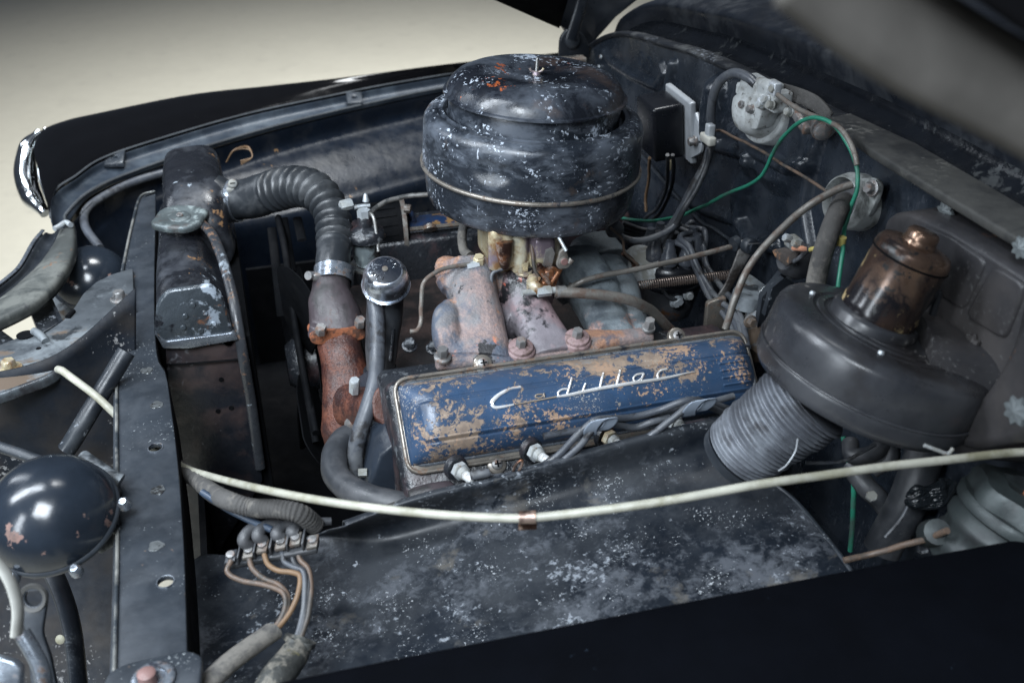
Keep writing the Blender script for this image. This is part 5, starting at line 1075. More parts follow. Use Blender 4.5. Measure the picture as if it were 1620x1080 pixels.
g = G(); g.lathe([(0, -.01), (.012, -.01), (.012, .016), (.009, .018), (0, .018)], X(1298, 200, FX-.02), (-.3, -1, -.2), 20); g.lathe([(0, 0), (.017, 0), (.017, .003), (0, .003)], X(1302, 203, FX-.02), (-.3, -1, -.2), 20); g.box(X(1270, 188, FX-.03), (.02, .05, .014), (V(1, 0, 0), V(0, .85, .4).normalized(), V(0, -.4, .85).normalized()), .003); part('rear_mount', g, M['bolt'], t)
g = G(); g.sheet([[X(a, b, FX-.024) for a, b in ((1200, 128), (1240, 132), (1290, 150), (1316, 178), (1312, 186))], [X(a, b, FX-.03) for a, b in ((1230, 150), (1255, 160), (1285, 175), (1300, 186), (1304, 190))]], 40, 6)
part('felt_gasket', g, mat('grey_felt', (.06, .058, .056), .95, bump=[(150, 3), (50, 2)]), t, solid=.006)
wire('wiper_hose', [X(1196, 134, .745), X(1182, 122, .74), X(1160, 116, .735), X(1140, 128, .73), X(1130, 150, .73), X(1126, 180, .735), X(1125, 210, .74), X(1122, 235, .735), X(1112, 268, .72), X(1092, 305, .70), X(1072, 342, .68), X(1052, 375, .665), X(1040, 400, .655), X(1036, 425, .65)], .0072, M['hose_grey'], 'grey vacuum hose arching over beside the wiper motor and down to the distributor', 'hose')
wire('loom_wire', [X(1122, 238, .728), X(1118, 262, .715), X(1102, 300, .695), X(1084, 330, .675), X(1066, 360, .665), X(1050, 392, .655)], .0045, M['rubber'], 'black wire tied alongside the grey wiper hose', 'wire')
t = thing('hose_clip', 'white plastic clip gripping the grey hose beside the wiper motor', 'clip', tuple(X(1120, 215, .73)))
g = G(); g.box(X(1123, 209, .722), (.012, .014, .026), bev=.002); part('upright', g, M['bwhite'], t)
g = G(); g.box(X(1120, 220, .72), (.014, .034, .014), bev=.003); part('jaw', g, mat('aged_white_plastic', (.5, .49, .44), .5), t)
# green wire
gw = [(984, 345, .68), (1010, 349, .69), (1040, 349, .70), (1075, 342, .71), (1112, 326, .73), (1150, 306, .74), (1190, 290, .745), (1212, 268, .745), (1222, 244, .74), (1240, 216, .735), (1262, 196, .73), (1288, 187, .73), (1318, 196, .735), (1340, 226, .74), (1355, 265, .74), (1356, 300, .735), (1343, 335, .73), (1334, 365, .72), (1332, 400, .70), (1328, 440, .69), (1326, 470, .68)]
wire('green_wire', [X(a, b, c_) for a, b, c_ in gw], .0028, M['green'], 'bright green wire looping across the firewall', 'wire')
wire('green_wire', [X(1334, 690, .72), X(1340, 720, .72), X(1352, 760, .72), X(1350, 810, .72), X(1344, 870, .72)], .0034, M['green'], 'green wire hanging in the dark gap under the blower', 'wire')
g = G(); g.lathe([(0, -.005), (.006, -.005), (.006, .005), (0, .005)], X(1331, 381, .705), (0, 0, 1), 10); solo('wire_tie', g, M['yellow'], 'small yellow tie knotted round the green wire', 'tie')
wire('yellow_wire', [X(1331, 382, .705), X(1318, 388, .70), X(1300, 392, .70), X(1280, 395, .70)], .003, M['yellow'], 'short yellow green wire branching from the green wire', 'wire')
wire('copper_wire', [X(1280, 394, .70), X(1268, 393, .70), X(1256, 392, .70)], .0038, mat('salmon_wire', (.45, .22, .14), .5), 'short orange wire end beside the small switch', 'wire')
wire('speedo_cable', [X(1230, 150, .735), X(1262, 172, .735), X(1300, 190, .735), X(1330, 205, .735), X(1350, 240, .735), X(1356, 262, .735)], .0034, M['rod'], 'thin tan tube running right from the wiper motor top', 'tube')
wire('cross_wire', [X(1130, 208, .755), X(1145, 208, .755), X(1190, 232, .755), X(1240, 262, .755), X(1280, 285, .755), X(1312, 306, .755)], .0022, M['copper'], 'thin brown wire stretched diagonally to the grey flange', 'wire')
g = G(); g.lathe([(0, 0), (.008, 0), (.007, .01), (0, .012)], X(1346, 212, .775), (-1, -.2, 0), 8); solo('firewall_bolt', g, M['zinc'], 'bright bolt on the firewall to the right of the wiper motor', 'bolt')
# cable gland flange
t = thing('cable_flange', 'pale cast ring flange with an ear bolt on the firewall', 'flange', tuple(X(1350, 312, .78)))
fc_ = X(1340, 318, FX-.03); fa = V(-1, -.12, .25).normalized()
k = 43*depth(fc_)/FPX
g = G(); g.lathe([(k*.80, -.03), (k*1.06, -.03), (k*1.06, -.002), (k*1.02, .003), (k*.96, .005), (k*.92, .012), (k*.84, .014), (k*.80, .008)], fc_, fa, 48); part('ring', g, M['castgrey'], t)
g = G(); q = [X(a, b, FX-.022) for a, b in ((1360, 282), (1384, 280), (1393, 292), (1386, 318), (1372, 345), (1350, 352), (1362, 318))]; g.plate(rnd(q, .01), fa*-.008, bev=.0015); part('ear', g, M['castgrey'], t)
g = G(); g.hexa(X(1380, 298, FX-.026), fa, .0075, .008, washer=.011); part('bolt', g, M['bolt'], t)
g = G(); g.lathe([(0, -.02), (k*.74, -.02), (k*.74, .002), (0, .004)], fc_, fa, 40); part('rubber_plug', g, M['rubber'], t)
wire('loom_sleeve', [X(1336, 318, .74), X(1326, 335, .715), X(1312, 370, .69), X(1300, 410, .68), X(1292, 450, .675), X(1288, 480, .67)], .0125, M['cloth'], 'thick dusty black loom sleeve leaving the ring flange downward', 'sleeve')
wire('control_cable', [X(1348, 292, .73), X(1320, 302, .71), X(1280, 326, .68), X(1240, 358, .66), X(1205, 395, .64), X(1180, 430, .62), X(1160, 480, .60), X(1148, 520, .59)], .0048, M['rod'], 'grey brown control cable curving from the ring flange down past the lever', 'cable')
wire('control_cable', [X(1318, 360, .70), X(1305, 400, .69), X(1290, 440, .685)], .003, M['rubber'], 'thin black cable beside the thick loom sleeve', 'cable')
# small switch
t = thing('brake_light_switch', 'small rusty switch with orange wire end, right of the throttle lever', 'switch', tuple(X(1245, 405, .72)))
g = G(); c = X(1248, 412, .735); g.lathe([(0, -.03), (.024, -.03), (.026, -.02), (.022, .0), (.014, .01), (0, .01)], c, (-.9, -.2, .3), 24); part('body', g, M['rubber'], t)
g = G(); q = [X(a, b, .715) for a, b in ((1220, 396), (1236, 392), (1262, 398), (1258, 410), (1244, 422), (1226, 408))]; g.plate(rnd(q, .004), (.006, 0, 0), bev=.002); part('terminal_plate', g, M['rustb'] if 0 else mat('rust_tan', (.28, .15, .08), .7, layers=[dict(c=(.06, .05, .045), s=60, t=.54, w=.05)], bump=[(150, 2)]), t)
g = G(); g.box(X(1256, 384, .71), (.016, .026, .016), bev=.003); part('terminal', g, M['zinc'], t)
for a, b in ((1250, 378), (1264, 386)):
    g = G(); g.hexa(X(a, b, .70), (-1, 0, .4), .006, .01); part('terminal_nut', g, M['zinc'], t)
g = G(); g.tube([X(1262, 384, .705), X(1280, 392, .70), X(1270, 404, .70), X(1255, 414, .70)], .003, 8, 6); part('short_lead', g, M['hose_grey'], t)
# bare metal bracket area behind
t = thing('steering_bracket', 'shiny crumpled foil and pale bracket behind the blower', 'bracket', tuple(Y(1200, 460, 1.18)))
g = G(); q = [Y(a, b, 1.2) for a, b in ((1176, 432), (1190, 436), (1212, 452), (1210, 462), (1196, 462), (1176, 446))]; g.plate(rnd(q, .005), (0, .004, 0), holes=[circ(Y(1181, 438, 1.2), (0, 1, 0), .003, 10)], bev=.001); part('tab', g, M['zinc'], t)
g = G(); g.sheet([[Y(1150, 500, 1.2), Y(1180, 470, 1.19), Y(1210, 452, 1.18), Y(1232, 430, 1.17)], [Y(1158, 505, 1.18), Y(1185, 480, 1.175), Y(1212, 464, 1.165), Y(1240, 436, 1.16)], [Y(1160, 520, 1.18), Y(1185, 500, 1.17), Y(1205, 500, 1.16), Y(1240, 440, 1.16)]], 30, 5)
part('foil', g, mat('crumpled_foil', (.55, .57, .58), .3, metal=.8, bump=[(60, 8), (150, 4)]), t, solid=.001)
g = G(); q = [Y(a, b, 1.19) for a, b in ((1235, 428), (1275, 444), (1272, 462), (1262, 464), (1238, 440))]; g.plate(rnd(q, .004), (0, .004, 0), bev=.001); g.hexa(Y(1262, 446, 1.185), (0, -1, .3), .006, .006); part('strap', g, M['bracket'], t)
g = G(); g.tube([Y(1180, 560, 1.12), Y(1195, 530, 1.14), Y(1200, 500, 1.16)], .022, 16, 6); g.hexa(Y(1186, 508, 1.12), (0, -1, .2), .007, .01, washer=.01); g.lathe([(.0, 0), (.03, 0), (.026, .02), (0, .02)], Y(1185, 480, 1.18), (0, 0, 1), 24); part('column_joint', g, M['bracket'], t)
g = G(); q = [Y(a, b, 1.13) for a, b in ((1206, 470), (1236, 432), (1245, 436), (1225, 468), (1212, 520), (1198, 520))]; g.plate(q, (0, .01, 0)); q2 = [Y(a, b, 1.12) for a, b in ((1222, 455), (1240, 440), (1290, 466), (1250, 470), (1210, 500))]; g.plate(q2, (0, .01, 0))
part('dark_shield', g, M['black'], t)
wire('bundle_wire', [Y(1150, 490, 1.2), Y(1166, 520, 1.14), Y(1180, 560, 1.08), Y(1190, 600, 1.03), Y(1194, 640, .99)], .0045, M['hose_grey'], 'outermost grey wire of the bundle squeezed between valve cover and blower', 'wire', 'wires behind the right end of the valve cover')
wire('bundle_wire', [Y(1160, 505, 1.19), Y(1176, 540, 1.13), Y(1188, 580, 1.07), Y(1186, 620, 1.02), Y(1176, 660, .98)], .0045, M['hose_grey'], 'inner grey wire of the bundle squeezed between valve cover and blower', 'wire', 'wires behind the right end of the valve cover')
wire('bundle_wire', [Y(1178, 560, 1.08), Y(1184, 600, 1.04), Y(1172, 640, 1.0), Y(1150, 660, .98), Y(1120, 668, .97)], .0042, M['hose_grey'], 'grey wire turning forward under the right end of the valve cover', 'wire', 'wires behind the right end of the valve cover')

# ------------------------------------------------------------------ plug lead looms along the cylinder head with metal clips
def lead(p, lab): wire('plug_lead', p, .0046, M['hose_grey'], lab, 'plug lead', 'plug leads along the near head')
lead([Y(748, 754, .955), Y(775, 756, .955), Y(815, 750, .955), Y(850, 740, .955), Y(878, 728, .955)], 'black plug lead lying from the leftmost spark plug')
lead([Y(860, 735, .95), Y(885, 718, .95), Y(910, 690, .95), Y(930, 672, .95), Y(945, 664, .95), Y(990, 662, .965), Y(1040, 650, .965), Y(1090, 632, .955), Y(1130, 640, .97), Y(1165, 650, .99)], 'long plug lead passing through both metal wire clips')
lead([Y(872, 738, .945), Y(895, 724, .945), Y(920, 700, .945), Y(940, 676, .945), Y(960, 668, .955), Y(1000, 676, .965), Y(1030, 668, .96), Y(1060, 660, .96)], 'second plug lead under the left wire clip')
lead([Y(1012, 700, .945), Y(1035, 684, .945), Y(1065, 662, .945), Y(1092, 642, .948), Y(1110, 640, .955), Y(1150, 655, .975)], 'plug lead rising to the right wire clip')
lead([Y(860, 690, .968), Y(920, 678, .968), Y(1000, 660, .972), Y(1080, 645, .975), Y(1160, 625, .985)], 'plug lead tucked close beneath the blue cover')
g = G(); g.tube([Y(812, 752, .95), Y(814, 738, .945), Y(824, 728, .944), Y(826, 734, .944), Y(818, 750, .945)], .0018, 8, 8); solo('wire_loop', g, M['copperrust'], 'small brown wire loop between the first two spark plugs', 'wire')
t = thing('lead_boot', 'grey rubber boot on the leftmost spark plug', 'boot', tuple(Y(750, 752, .955)))
g = G(); g.lathe([(0, 0), (.0045, 0), (.0062, .003), (.006, .02), (.005, .024), (0, .024)], Y(744, 752, .952), (1, -.1, .05), 16); part('sleeve', g, M['hose_grey'], t)
for i, (a, b) in enumerate(((946, 664), (1102, 634))):
    t = thing('wire_clip', ['bent metal wire clip below the lettering, left one of two', 'bent metal wire clip near the right end of the valve cover'][i], 'wire clip', tuple(Y(a, b, .95)), 'metal clips holding the plug leads')
    o_ = Y(a, b, .945); w_ = .016
    g = G(); pts_ = [(-.008, -.022), (-.010, -.008), (-.004, .006), (.004, .009), (.012, .006), (.010, -.006), (.004, -.016)]
    rws = [[o_+V(x_*1.1, .0, z_)+V(w_*.5*s_, -.003*s_, .002*s_) for x_, z_ in pts_] for s_ in (-1, -.3, .3, 1)]
    rws = [[p+V(0, -.012*math.sin(j*.5), 0) for j, p in enumerate(r_)] for r_ in rws]
    g.sheet(rws, 24, 3); part('strap', g, M['clipsteel'], t, solid=.0014)

# ------------------------------------------------------------------ fresh air duct and apron
t = thing('air_duct', 'large dusty black sheet metal duct and apron sloping below the engine', 'duct', (.35, .85, .85))
def zr(px, z0, z1): u = (px-300)/1000.; return lerp(z0, z1, u)
r2 = [Y(a, b, .94) for a, b in ((545, 832), (600, 812), (640, 797), (700, 780), (780, 762), (880, 733), (1000, 700), (1100, 676), (1160, 664))]
r0 = [p+V(0, .05, -.05) for p in r2]; r1 = [p+V(0, .018, -.008) for p in r2]
def ZR(L_, z0, z1, dz=0): return [Z(a, b, zr(a, z0, z1)+dz) for a, b in L_]
r3 = ZR([(520, 838), (600, 828), (700, 806), (800, 782), (900, 760), (1000, 736), (1100, 714), (1150, 704), (1178, 700)], .885, .975)
r4 = ZR([(500, 845), (600, 850), (700, 832), (800, 812), (900, 795), (1000, 778), (1100, 762), (1160, 752), (1200, 745)], .86, .958)
r5 = ZR([(440, 860), (600, 880), (700, 872), (800, 860), (900, 848), (1000, 832), (1100, 818), (1180, 805), (1258, 792)], .852, .95)
r6 = ZR([(370, 877), (500, 920), (620, 940), (760, 940), (900, 925), (1020, 900), (1120, 880), (1220, 865), (1312, 856)], .85, .948)
r7 = ZR([(302, 895), (420, 980), (560, 1010), (720, 1010), (900, 990), (1040, 965), (1160, 945), (1250, 925), (1348, 905)], .85, .945)
r8 = ZR([(290, 1080), (420, 1110), (560, 1110), (720, 1090), (900, 1060), (1060, 1040), (1200, 1010), (1300, 990), (1400, 960)], .85, .945)
g = G(); g.sheet([r0, r1, r2, r3, r4, r5, r6, r7, r8], 160, 7)
part('sheet_skin', g, M['apron'], t, ang=60, solid=.0025)
g = G(); g.tube([r2[-1], r3[-1], r4[-1], r5[-1], r6[-1], r7[-1]], .003, 8, 8); part('folded_edge', g, M['rimsteel'] if 0 else M['beam'], t)
g = G(); g.sheet([[r4[-1]+V(.0, 0, -.002), r5[-1]+V(0, 0, -.002), r6[-1]+V(0, 0, -.002), r7[-1]+V(0, 0, -.002)], [p+V(.004, .004, -.08) for p in (r4[-1], r5[-1], r6[-1], r7[-1])]], 30, 3); part('side_skirt', g, M['black'], t, solid=.002)
g = G(); g.tube([Z(a, b, zr(a, .86, .958)+.004) for a, b in ((965, 746), (1010, 742), (1080, 736), (1130, 734), (1185, 742))], [.001, .004, .0045, .004, .001], 10, 6, ry=.0025); part('pressed_crease', g, M['apron'], t)
ringc = D(1166, 706, 1.12)
# flexible duct
fx = [D(1172, 714, 1.165), D(1195, 694, 1.15), D(1236, 664, 1.13), D(1285, 628, 1.11)]; fr = [.0415, .043, .0475, .0525]
t = thing('flexible_duct', 'grey ribbed flexible duct joining the apron to the blower', 'duct', tuple(fx[1]))
def frr(q, L_): 
    return lerp(.0425, .050, q)*(1+.055*math.sin((q+.012*mn.noise(V(q*9, 2, 0)))*20*2*math.pi)*(1+.7*mn.noise(V(q*17, 0, 3)))+.03*mn.noise(V(q*6, 5, 1)))
g = G(); g.tube(fx, frr, 56, 80, ref=FV); part('ribbed_sleeve', g, M['flex'], t, ang=80)
g = G(); g.tube([fx[0]+(fx[0]-fx[1])*.55, fx[0]+(fx[0]-fx[1])*.1], [.0425, .0445], 40, 8, ref=FV); part('duct_collar', g, M['black'], t)
wire('loose_thread', [D(1262, 694, 1.04), D(1258, 714, 1.045), D(1245, 735, 1.05), D(1232, 745, 1.06)], .0008, M['bwhite'], 'loose pale thread on the grey flexible duct', 'thread')

# ------------------------------------------------------------------ blower
BA = (RV*.31+UV*.85-FV*.42).normalized(); BC = D(1366, 590, 1.12)
t = thing('heater_blower', 'black round heater blower housing with copper toned motor on top', 'blower', tuple(BC))
kb = 172*1.12/FPX
bxv, byv, _ = frame(BA, RV)
pts_h = [(0, -.24), (.60, -.24), (.86, -.225), (.95, -.19), (.99, -.12), (1.0, -.02), (1.0, .0), (.992, .012), (.992, .03), (1.0, .045), (1.0, .31), (.994, .36), (.975, .40), (.94, .43), (.89, .447), (.82, .455), (.70, .46), (.685, .448), (.66, .448), (.65, .46), (.60, .465), (.585, .452), (.56, .452), (.55, .468), (.50, .472), (.49, .458), (.47, .458), (.46, .475), (.42, .48), (0, .48)]
def scroll(th, r, h):
    return 1+.10*max(0, math.cos(th-.2))**2 if r > .5*kb else 1
g = G(); g.lathe([(r*kb, h*kb) for r, h in pts_h], BC, BA, 140, ref=RV, fn=scroll); part('scroll_housing', g, M['housing'], t, ang=40)
g = G(); rg = []
for i in range(120):
    th = 2*math.pi*i/120; rr = kb*1.0*scroll(th, kb, 0); rg.append(BC+BA*(.022*kb)+bxv*(rr*math.cos(th))+byv*(rr*math.sin(th)))
g.tube(rg, .0016, 8, 1, closed=True, smooth=False); part('seam_bead', g, M['housing'], t)
for th, rr in ((2.6, .73), (-.6, .72), (1.0, .72), (-2.0, .7)):
    p = BC+BA*(.458*kb)+bxv*(rr*kb*math.cos(th))+byv*(rr*kb*math.sin(th)); g = G(); g.lathe([(0, 0), (.004, 0), (.003, .003), (0, .0035)], p, BA, 12); part('screw', g, M['zinc'], t)
mb = D(1386, 500, 1.09); km = 60*1.07/FPX; MA = (RV*.28+UV*.84-FV*.46).normalized(); MA = (RV*.33+UV*.83-FV*.45).normalized()
Lm = .118
g = G(); g.lathe([(0, -.03), (km*1.15, -.03), (km*1.2, 0), (km*1.1, .004), (0, .004)], mb, MA, 48); part('motor_seat', g, M['housing'], t)
g = G(); g.lathe([(0, 0), (km*1.0, 0), (km*1.03, 0.0036), (km*1.03, 0.0126), (km*1.0, 0.0153), (km*1.0, 0.0720), (km*1.02, 0.0756), (km*1.0, 0.0810), (km*.92, 0.0864), (km*.6, 0.0900), (km*.46, 0.0900), (km*.44, 0.0945), (km*.36, 0.0972), (0, 0.0981)], mb, MA, 64); part('motor_can', g, M['motor'], t)
g = G(); g.tube([mb+MA*.092+(RV*math.cos(q)*1+0*UV)*0 for q in (0, 1)], .0001, 3) if 0 else None
x_, y_, _ = frame(MA, RV); g = G(); g.tube([mb+MA*.073+x_*(km*1.012*math.cos(q))+y_*(km*1.012*math.sin(q)) for q in [2*math.pi*i/48 for i in range(48)]], .0012, 6, 1, closed=True, smooth=False); part('crimp_line', g, M['dark'], t)
g = G(); g.lathe([(0, 0), (km*.42, 0), (km*.42, .0075), (km*.36, .0105), (0, .011)], mb+MA*.094, MA, 32); part('end_cap', g, M['motor'], t)
g = G(); g.tube([mb+MA*.01+RV*.045, mb+MA*.03+RV*.052, mb+MA*.002+RV*.06], .004, 8, 6); part('wire_stub', g, M['rubber'], t)
# blower outlet throat into the plenum
g = G(); g.tube([BC+RV*.04+BA*.005, BC+RV*.13-UV*.03+BA*.01, BC+RV*.20-UV*.04+BA*.02], .062, 30, 8, ref=BA, ry=.07, power=3.5); part('outlet_throat', g, M['plenum'], t)
# ------------------------------------------------------------------ plenum
t = thing('heater_plenum', 'brown black pressed steel plenum box behind the blower motor', 'plenum', tuple(X(1540, 560, .74)))
pxp = [(1398, 352), (1410, 338), (1436, 334), (1500, 362), (1600, 424), (1700, 490), (1740, 560), (1700, 650), (1600, 705), (1500, 700), (1450, 640), (1380, 520)]
PP = [X(a, b, .735) for a, b in pxp]
g = G(); g.plate(rnd(PP, .012), (.06, 0, 0), bev=.006); part('front_face', g, M['plenum'], t)
q = [X(a, b, .731) for a, b in ((1524, 500), (1566, 424), (1580, 424), (1618, 448), (1616, 470), (1590, 535), (1578, 534))]
g = G(); g.plate(rnd(q, .012), (.008, 0, 0), bev=.004); part('raised_panel', g, M['plenum'], t)
q = [X(a, b, .732) for a, b in ((1440, 350), (1500, 372), (1560, 414), (1524, 492), (1440, 440))]
g = G(); g.plate(rnd(q, .012), (.006, 0, 0), bev=.003); part('raised_panel', g, M['plenum'], t)
q = [X(a, b, .700) for a, b in ((1618, 452), (1660, 470), (1740, 560), (1700, 660), (1610, 702), (1540, 716), (1496, 702), (1520, 660), (1566, 606), (1600, 540))]
g = G(); g.plate(rnd(q, .02), (.05, 0, 0), bev=.012); part('corner_duct', g, M['plenum'], t)
def star(px, py, x_, s_=.011):
    g = G(); o_ = X(px, py, x_); g.lathe([(0, 0), (s_, 0), (s_*.9, .003), (s_*.4, .004), (0, .006)], o_, (-1, -.1, .1), 32, fn=lambda th, r, h: 1+.18*math.cos(8*th)); return g
STM = mat('star_washer_grey', (.12, .135, .14), .5, metal=.3)
part('star_washer', star(1537, 545, .731), M['plenum'], t); part('star_washer', star(1497, 333, .77), STM, t)
g = star(1610, 650, .66, .013); part('star_washer', g, STM, t)
g = star(1618, 392, .74); part('star_washer', g, STM, t)
wire('spring_hook', [D(1462, 704, 1.0), D(1485, 712, 1.0), D(1500, 716, 1.0), D(1508, 708, 1.0)], .002, M['zinc'], 'bright bent wire hook under the plenum corner', 'hook')
# ------------------------------------------------------------------ under the blower (dark gap)
wire('steering_column', [D(1470, 700, 1.25), D(1440, 780, 1.25), D(1395, 870, 1.28)], .024, M['rubber'], 'dark sloping steering column tube under the blower', 'column')
wire('heater_pipe', [D(1345, 700, 1.3), D(1350, 720, 1.28), D(1380, 716, 1.27), D(1405, 700, 1.27), D(1410, 725, 1.27), D(1380, 745, 1.28)], .011, M['rubber'], 'dark bent heater pipe under the flexible duct', 'pipe')
wire('heater_pipe', [D(1345, 735, 1.32), D(1372, 770, 1.3), D(1400, 800, 1.3), D(1430, 850, 1.3)], .014, M['rubber'], 'dark pipe sloping down behind the hanging green wire', 'pipe')
wire('thin_cable', [D(1275, 732, 1.2), D(1330, 730, 1.2), D(1362, 716, 1.2), D(1385, 702, 1.2)], .0022, M['hose_grey'], 'thin grey cable just below the flexible duct', 'cable')
wire('thin_cable', [D(1400, 850, 1.15), D(1425, 820, 1.15), D(1435, 800, 1.15)], .002, M['hose_grey'], 'thin grey cable in the dark gap at lower right', 'cable')
wire('brake_pipe', [D(1335, 886, 1.12), D(1380, 876, 1.12), D(1430, 862, 1.1), D(1470, 852, 1.08), D(1500, 840, 1.05)], .0036, M['copper'], 'brown pipe running low to the grey reservoir', 'pipe')
g = G()
for i in range(16):
    a_ = i*2.4; g.tube([D(1445+12*math.cos(a_), 790+10*math.sin(a_), 1.2), D(1470+18*math.cos(a_*1.3), 785+14*math.sin(a_), 1.19), D(1500+10*math.sin(a_), 775+16*math.cos(a_*.7), 1.2)], .004, 8, 5)
solo('taped_wire_bundle', g, mat('shiny_tape', (.012, .015, .018), .12, bump=[(90, 3)]), 'shiny black taped wire bundle in the gap beside the reservoir', 'wire bundle')
for i, (a, b, d_, r_) in enumerate(((1378, 785, 1.2, .007), (1458, 868, 1.12, .007), (1486, 866, 1.12, .006))):
    g = G(); g.hexa(D(a, b, d_), (-.3, -.6, .7), r_, .008); solo('small_nut', g, M['oily'] if i else M['zinc'], ['small bright nut in the dark gap by the green wire', 'dull nut under the brown pipe at the fender edge', 'second dull nut, nearest the reservoir'][i], 'nut')
t = thing('reservoir', 'grey green ribbed cylinder with domed lid at the right edge, out of focus', 'reservoir', tuple(D(1590, 800, .95)))
RC = D(1572, 866, 1.08); RA = (RV*.42+UV*.84-FV*.35).normalized()*1.0; RA = (RV*.35+UV*.85-FV*.4).normalized(); kr = 90*1.08/FPX
g = G(); g.lathe([(0, -.03), (kr*.95, -.03), (kr*.95, -.02), (kr*1.0, -.015), (kr*1.0, -.005), (kr*.94, 0), (kr*.94, .012), (kr*1.0, .016), (kr*1.0, .024), (kr*.94, .028), (kr*.94, .036), (kr*1.04, .040), (kr*1.05, .048), (kr*1.0, .052), (0, .052)], RC, RA, 60); part('ribbed_body', g, M['greenbody'], t)
def lobes(th, r, h): return 1+.07*math.cos(6*th) if r > .3*kr else 1
g = G(); g.lathe([(0, .05), (kr*.93, .05), (kr*.93, .064), (kr*.86, .072), (kr*.5, .076), (kr*.4, .07), (0, .07)], RC, RA, 72, fn=lobes); part('lobed_lid', g, M['greenbody'], t)
g = G(); g.lathe([(0, .07), (.008, .07), (.008, .084), (0, .085)], RC, RA, 16); part('lid_screw', g, M['rustb'], t)
g = G(); g.lathe([(0, -.02), (.016, -.02), (.014, .01), (0, .012)], D(1480, 842, 1.08), (-.3, -.5, .6), 16); g.tube([D(1480, 842, 1.08), D(1530, 838, 1.08)], .01, 10, 4); part('side_port', g, M['greenbody'], t)

# ------------------------------------------------------------------ hood release cable, looms, terminal block
cab = [(235, 706, 1.40), (290, 738, 1.30), (330, 752, 1.22), (400, 770, 1.09), (500, 790, 1.01), (600, 804, .985), (700, 814, .965), (800, 819, .955), (860, 817, .95), (1000, 800, .945), (1100, 784, .945), (1200, 766, .95), (1300, 752, .96), (1400, 738, .97), (1500, 727, .98), (1600, 716, 1.0), (1700, 712, 1.0)]
g = G(); CBP = [D(a, b, d_) for a, b, d_ in cab]; g.tube(CBP, .0043, 14, 8); solo('hood_release_cable', g, M['cream'], 'long cream cable sweeping across the whole apron in the foreground', 'cable')
g = G(); ax = (CBP[8]-CBP[7]).normalized(); c = D(835, 818, .952); g.lathe([(.0049, -.008), (.0064, -.008), (.0064, .008), (.0049, .008)], c, ax, 24); g.box(c-V(0, 0, .008), (.018, .003, .014), (ax, ax.cross(V(0, 0, 1)).normalized(), V(0, 0, 1)), .001)
solo('cable_clip', g, M['copperrust'], 'rusty clip holding the cream cable in the middle of the apron', 'clip')
g = G(); lm = [D(270, 730, 1.36), D(310, 757, 1.26), D(335, 778, 1.18), D(362, 792, 1.12), D(400, 803, 1.11), D(440, 805, 1.10), D(475, 812, 1.10), D(500, 832, 1.12)]
g.tube(lm, lambda q, L_: .0105*(1+.05*math.sin(L_*1500)), 20, 30); solo('braided_loom', g, M['cloth'], 'braided grey wiring loom under the left part of the cream cable', 'loom')
wire('loom_wire', [D(320, 778, 1.15), D(360, 805, 1.13), D(400, 825, 1.12), D(430, 838, 1.11)], .004, mat('blue_black_wire', (.03, .045, .07), .45), 'blue black wire under the braided loom', 'wire')
# terminal block
t = thing('terminal_block', 'row of screw terminals on the apron with wires on both sides', 'terminal block', tuple(D(440, 870, 1.10)))
tb = [(366, 882), (394, 874), (416, 865), (445, 860), (468, 854), (495, 858)]
TB = [D(a, b, 1.12-.004*i) for i, (a, b) in enumerate(tb)]
bax = (TB[-1]-TB[0]).normalized(); bup = V(-.05, -.2, 1).normalized(); byx = bup.cross(bax).normalized()
g = G(); g.box((TB[0]+TB[-1])*.5-bup*.006, ((TB[-1]-TB[0]).length+.012, .018, .009), (bax, byx, bup), .002); part('base_strip', g, M['rubber'], t)
for i in range(6):
    g = G(); g.box(TB[i]+bup*.001, (.013, .017, .006), (bax, byx, bup), .0012); c_ = part('terminal', g, M['rod'] if i else M['rubber'], t)
    g = G(); g.lathe([(0, 0), (.005, 0), (.0048, .0035), (0, .004)], TB[i]+bup*.004, bup, 14); part('screw', g, M['bolt'], c_)
for i in range(5):
    g = G(); g.box((TB[i]+TB[i+1])*.5+bup*.003, (.0025, .02, .013), (bax, byx, bup), .0006); part('divider', g, M['rubber'], t)
for i, (a, b) in enumerate(((385, 845), (408, 838), (438, 836), (462, 832))):
    s_ = TB[i+1] if i else TB[1]; e_ = D(a, b, 1.115)
    wire('booted_lead', [TB[i+1]+bup*.003+byx*.006, D(a, b+8, 1.112-.002*i), D(a+14, b-10+2*i, 1.12), D(a+45+5*i, b-8, 1.13)], [.0068, .0072, .006, .0045], M['rubber'],
         ['rubber booted lead at the left of the terminal row, upper side', 'rubber booted lead second from the left above the terminals', 'rubber booted lead third from the left above the terminals', 'rubber booted lead rightmost above the terminals'][i], 'lead', 'booted leads above the terminal block')
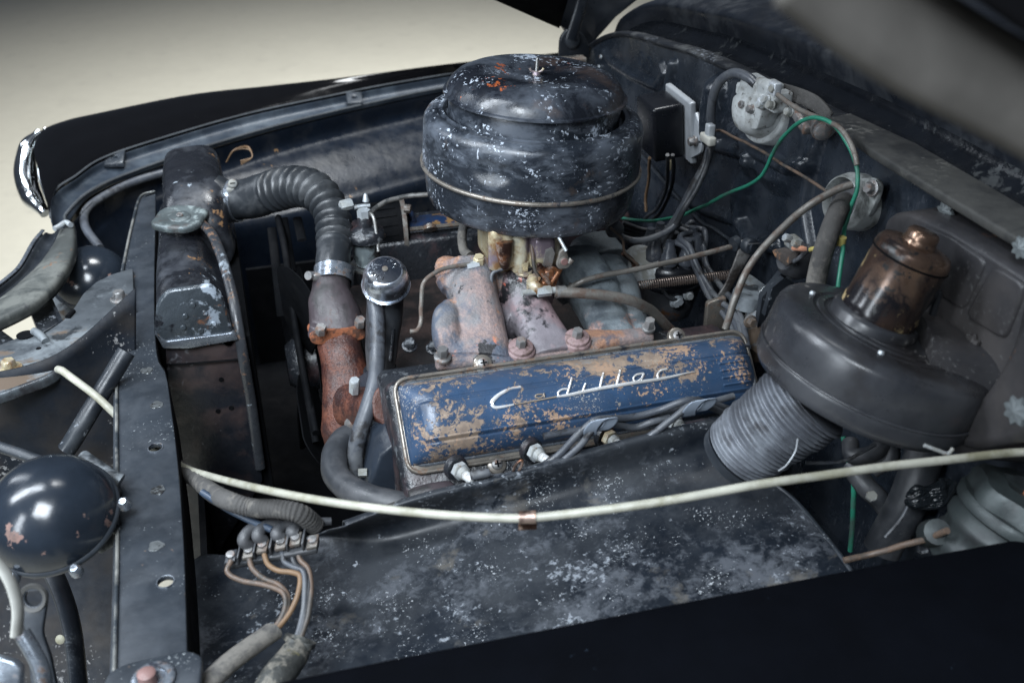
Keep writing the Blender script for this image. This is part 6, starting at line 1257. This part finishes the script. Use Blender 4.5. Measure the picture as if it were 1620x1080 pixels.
fw_ = [
    ([(366, 886), (360, 905), (385, 920), (420, 926), (448, 938), (452, 960), (440, 985), (424, 998)], M['copper'], 'copper brown wire making the widest loop from the left end terminal'),
    ([(394, 884), (400, 900), (418, 915), (440, 924), (455, 940), (456, 960), (444, 985), (430, 998)], M['copper'], 'brown wire from the second terminal joining the left sleeve'),
    ([(418, 876), (424, 892), (440, 902), (462, 905), (474, 912), (472, 940), (462, 965), (448, 985), (436, 999)], M['orangew'], 'orange tinted wire from the third terminal'),
    ([(446, 872), (450, 888), (462, 896), (480, 905), (482, 940), (476, 980), (466, 1015)], M['hose_grey'], 'grey wire from the fourth terminal to the right sleeve'),
    ([(470, 866), (475, 885), (488, 900), (492, 930), (490, 960), (482, 990), (472, 1018)], M['copper'], 'dark brown wire from the fifth terminal to the right sleeve'),
    ([(462, 878), (468, 895), (482, 902), (488, 925), (484, 960), (478, 990), (470, 1018)], M['rubber'], 'black wire lying between the brown ones to the right sleeve')]
for L_, m_, l_ in fw_: 
    n_ = len(L_); wire('loom_wire', [D(a, b, 1.11-.035*i/(n_-1)-.03*max(0, (b-860)/160)) for i, (a, b) in enumerate(L_)], .003, m_, l_, 'wire')
g = G(); g.tube([D(432, 998, 1.045), D(400, 1020, 1.02), D(360, 1050, .99), D(320, 1090, .96)], .0125, 20, 8, ry=.009); t = thing('loom_sleeve', 'ribbed cloth sleeve taking the copper wires down to the left', 'sleeve', tuple(D(400, 1020, 1.02))); part('sleeve', g, M['cloth'], t)
g = G(); g.tube([D(476, 1016, 1.045), D(462, 1040, 1.03), D(436, 1075, 1.0), D(420, 1110, .98)], [.013, .0155, .017, .018], 20, 8); g.lathe([(0, -.002), (.0165, -.002), (.016, .004), (0, .006)], D(474, 1016, 1.045), (.4, .4, .6), 24, fn=lambda th, r, h: 1+.1*math.sin(5*th)); t = thing('loom_sleeve', 'rubber sleeve with ragged yellow stained end taking the dark wires down', 'sleeve', tuple(D(462, 1040, 1.03))); part('sleeve', g, mat('stained_sleeve', (.04, .042, .04), .6, layers=[dict(c=(.2, .17, .06), s=40, t=.78, w=.05, k=.4), dict(c=(.15, .14, .12), s=60, t=.6, w=.05)], bump=[(100, 2)]), t)
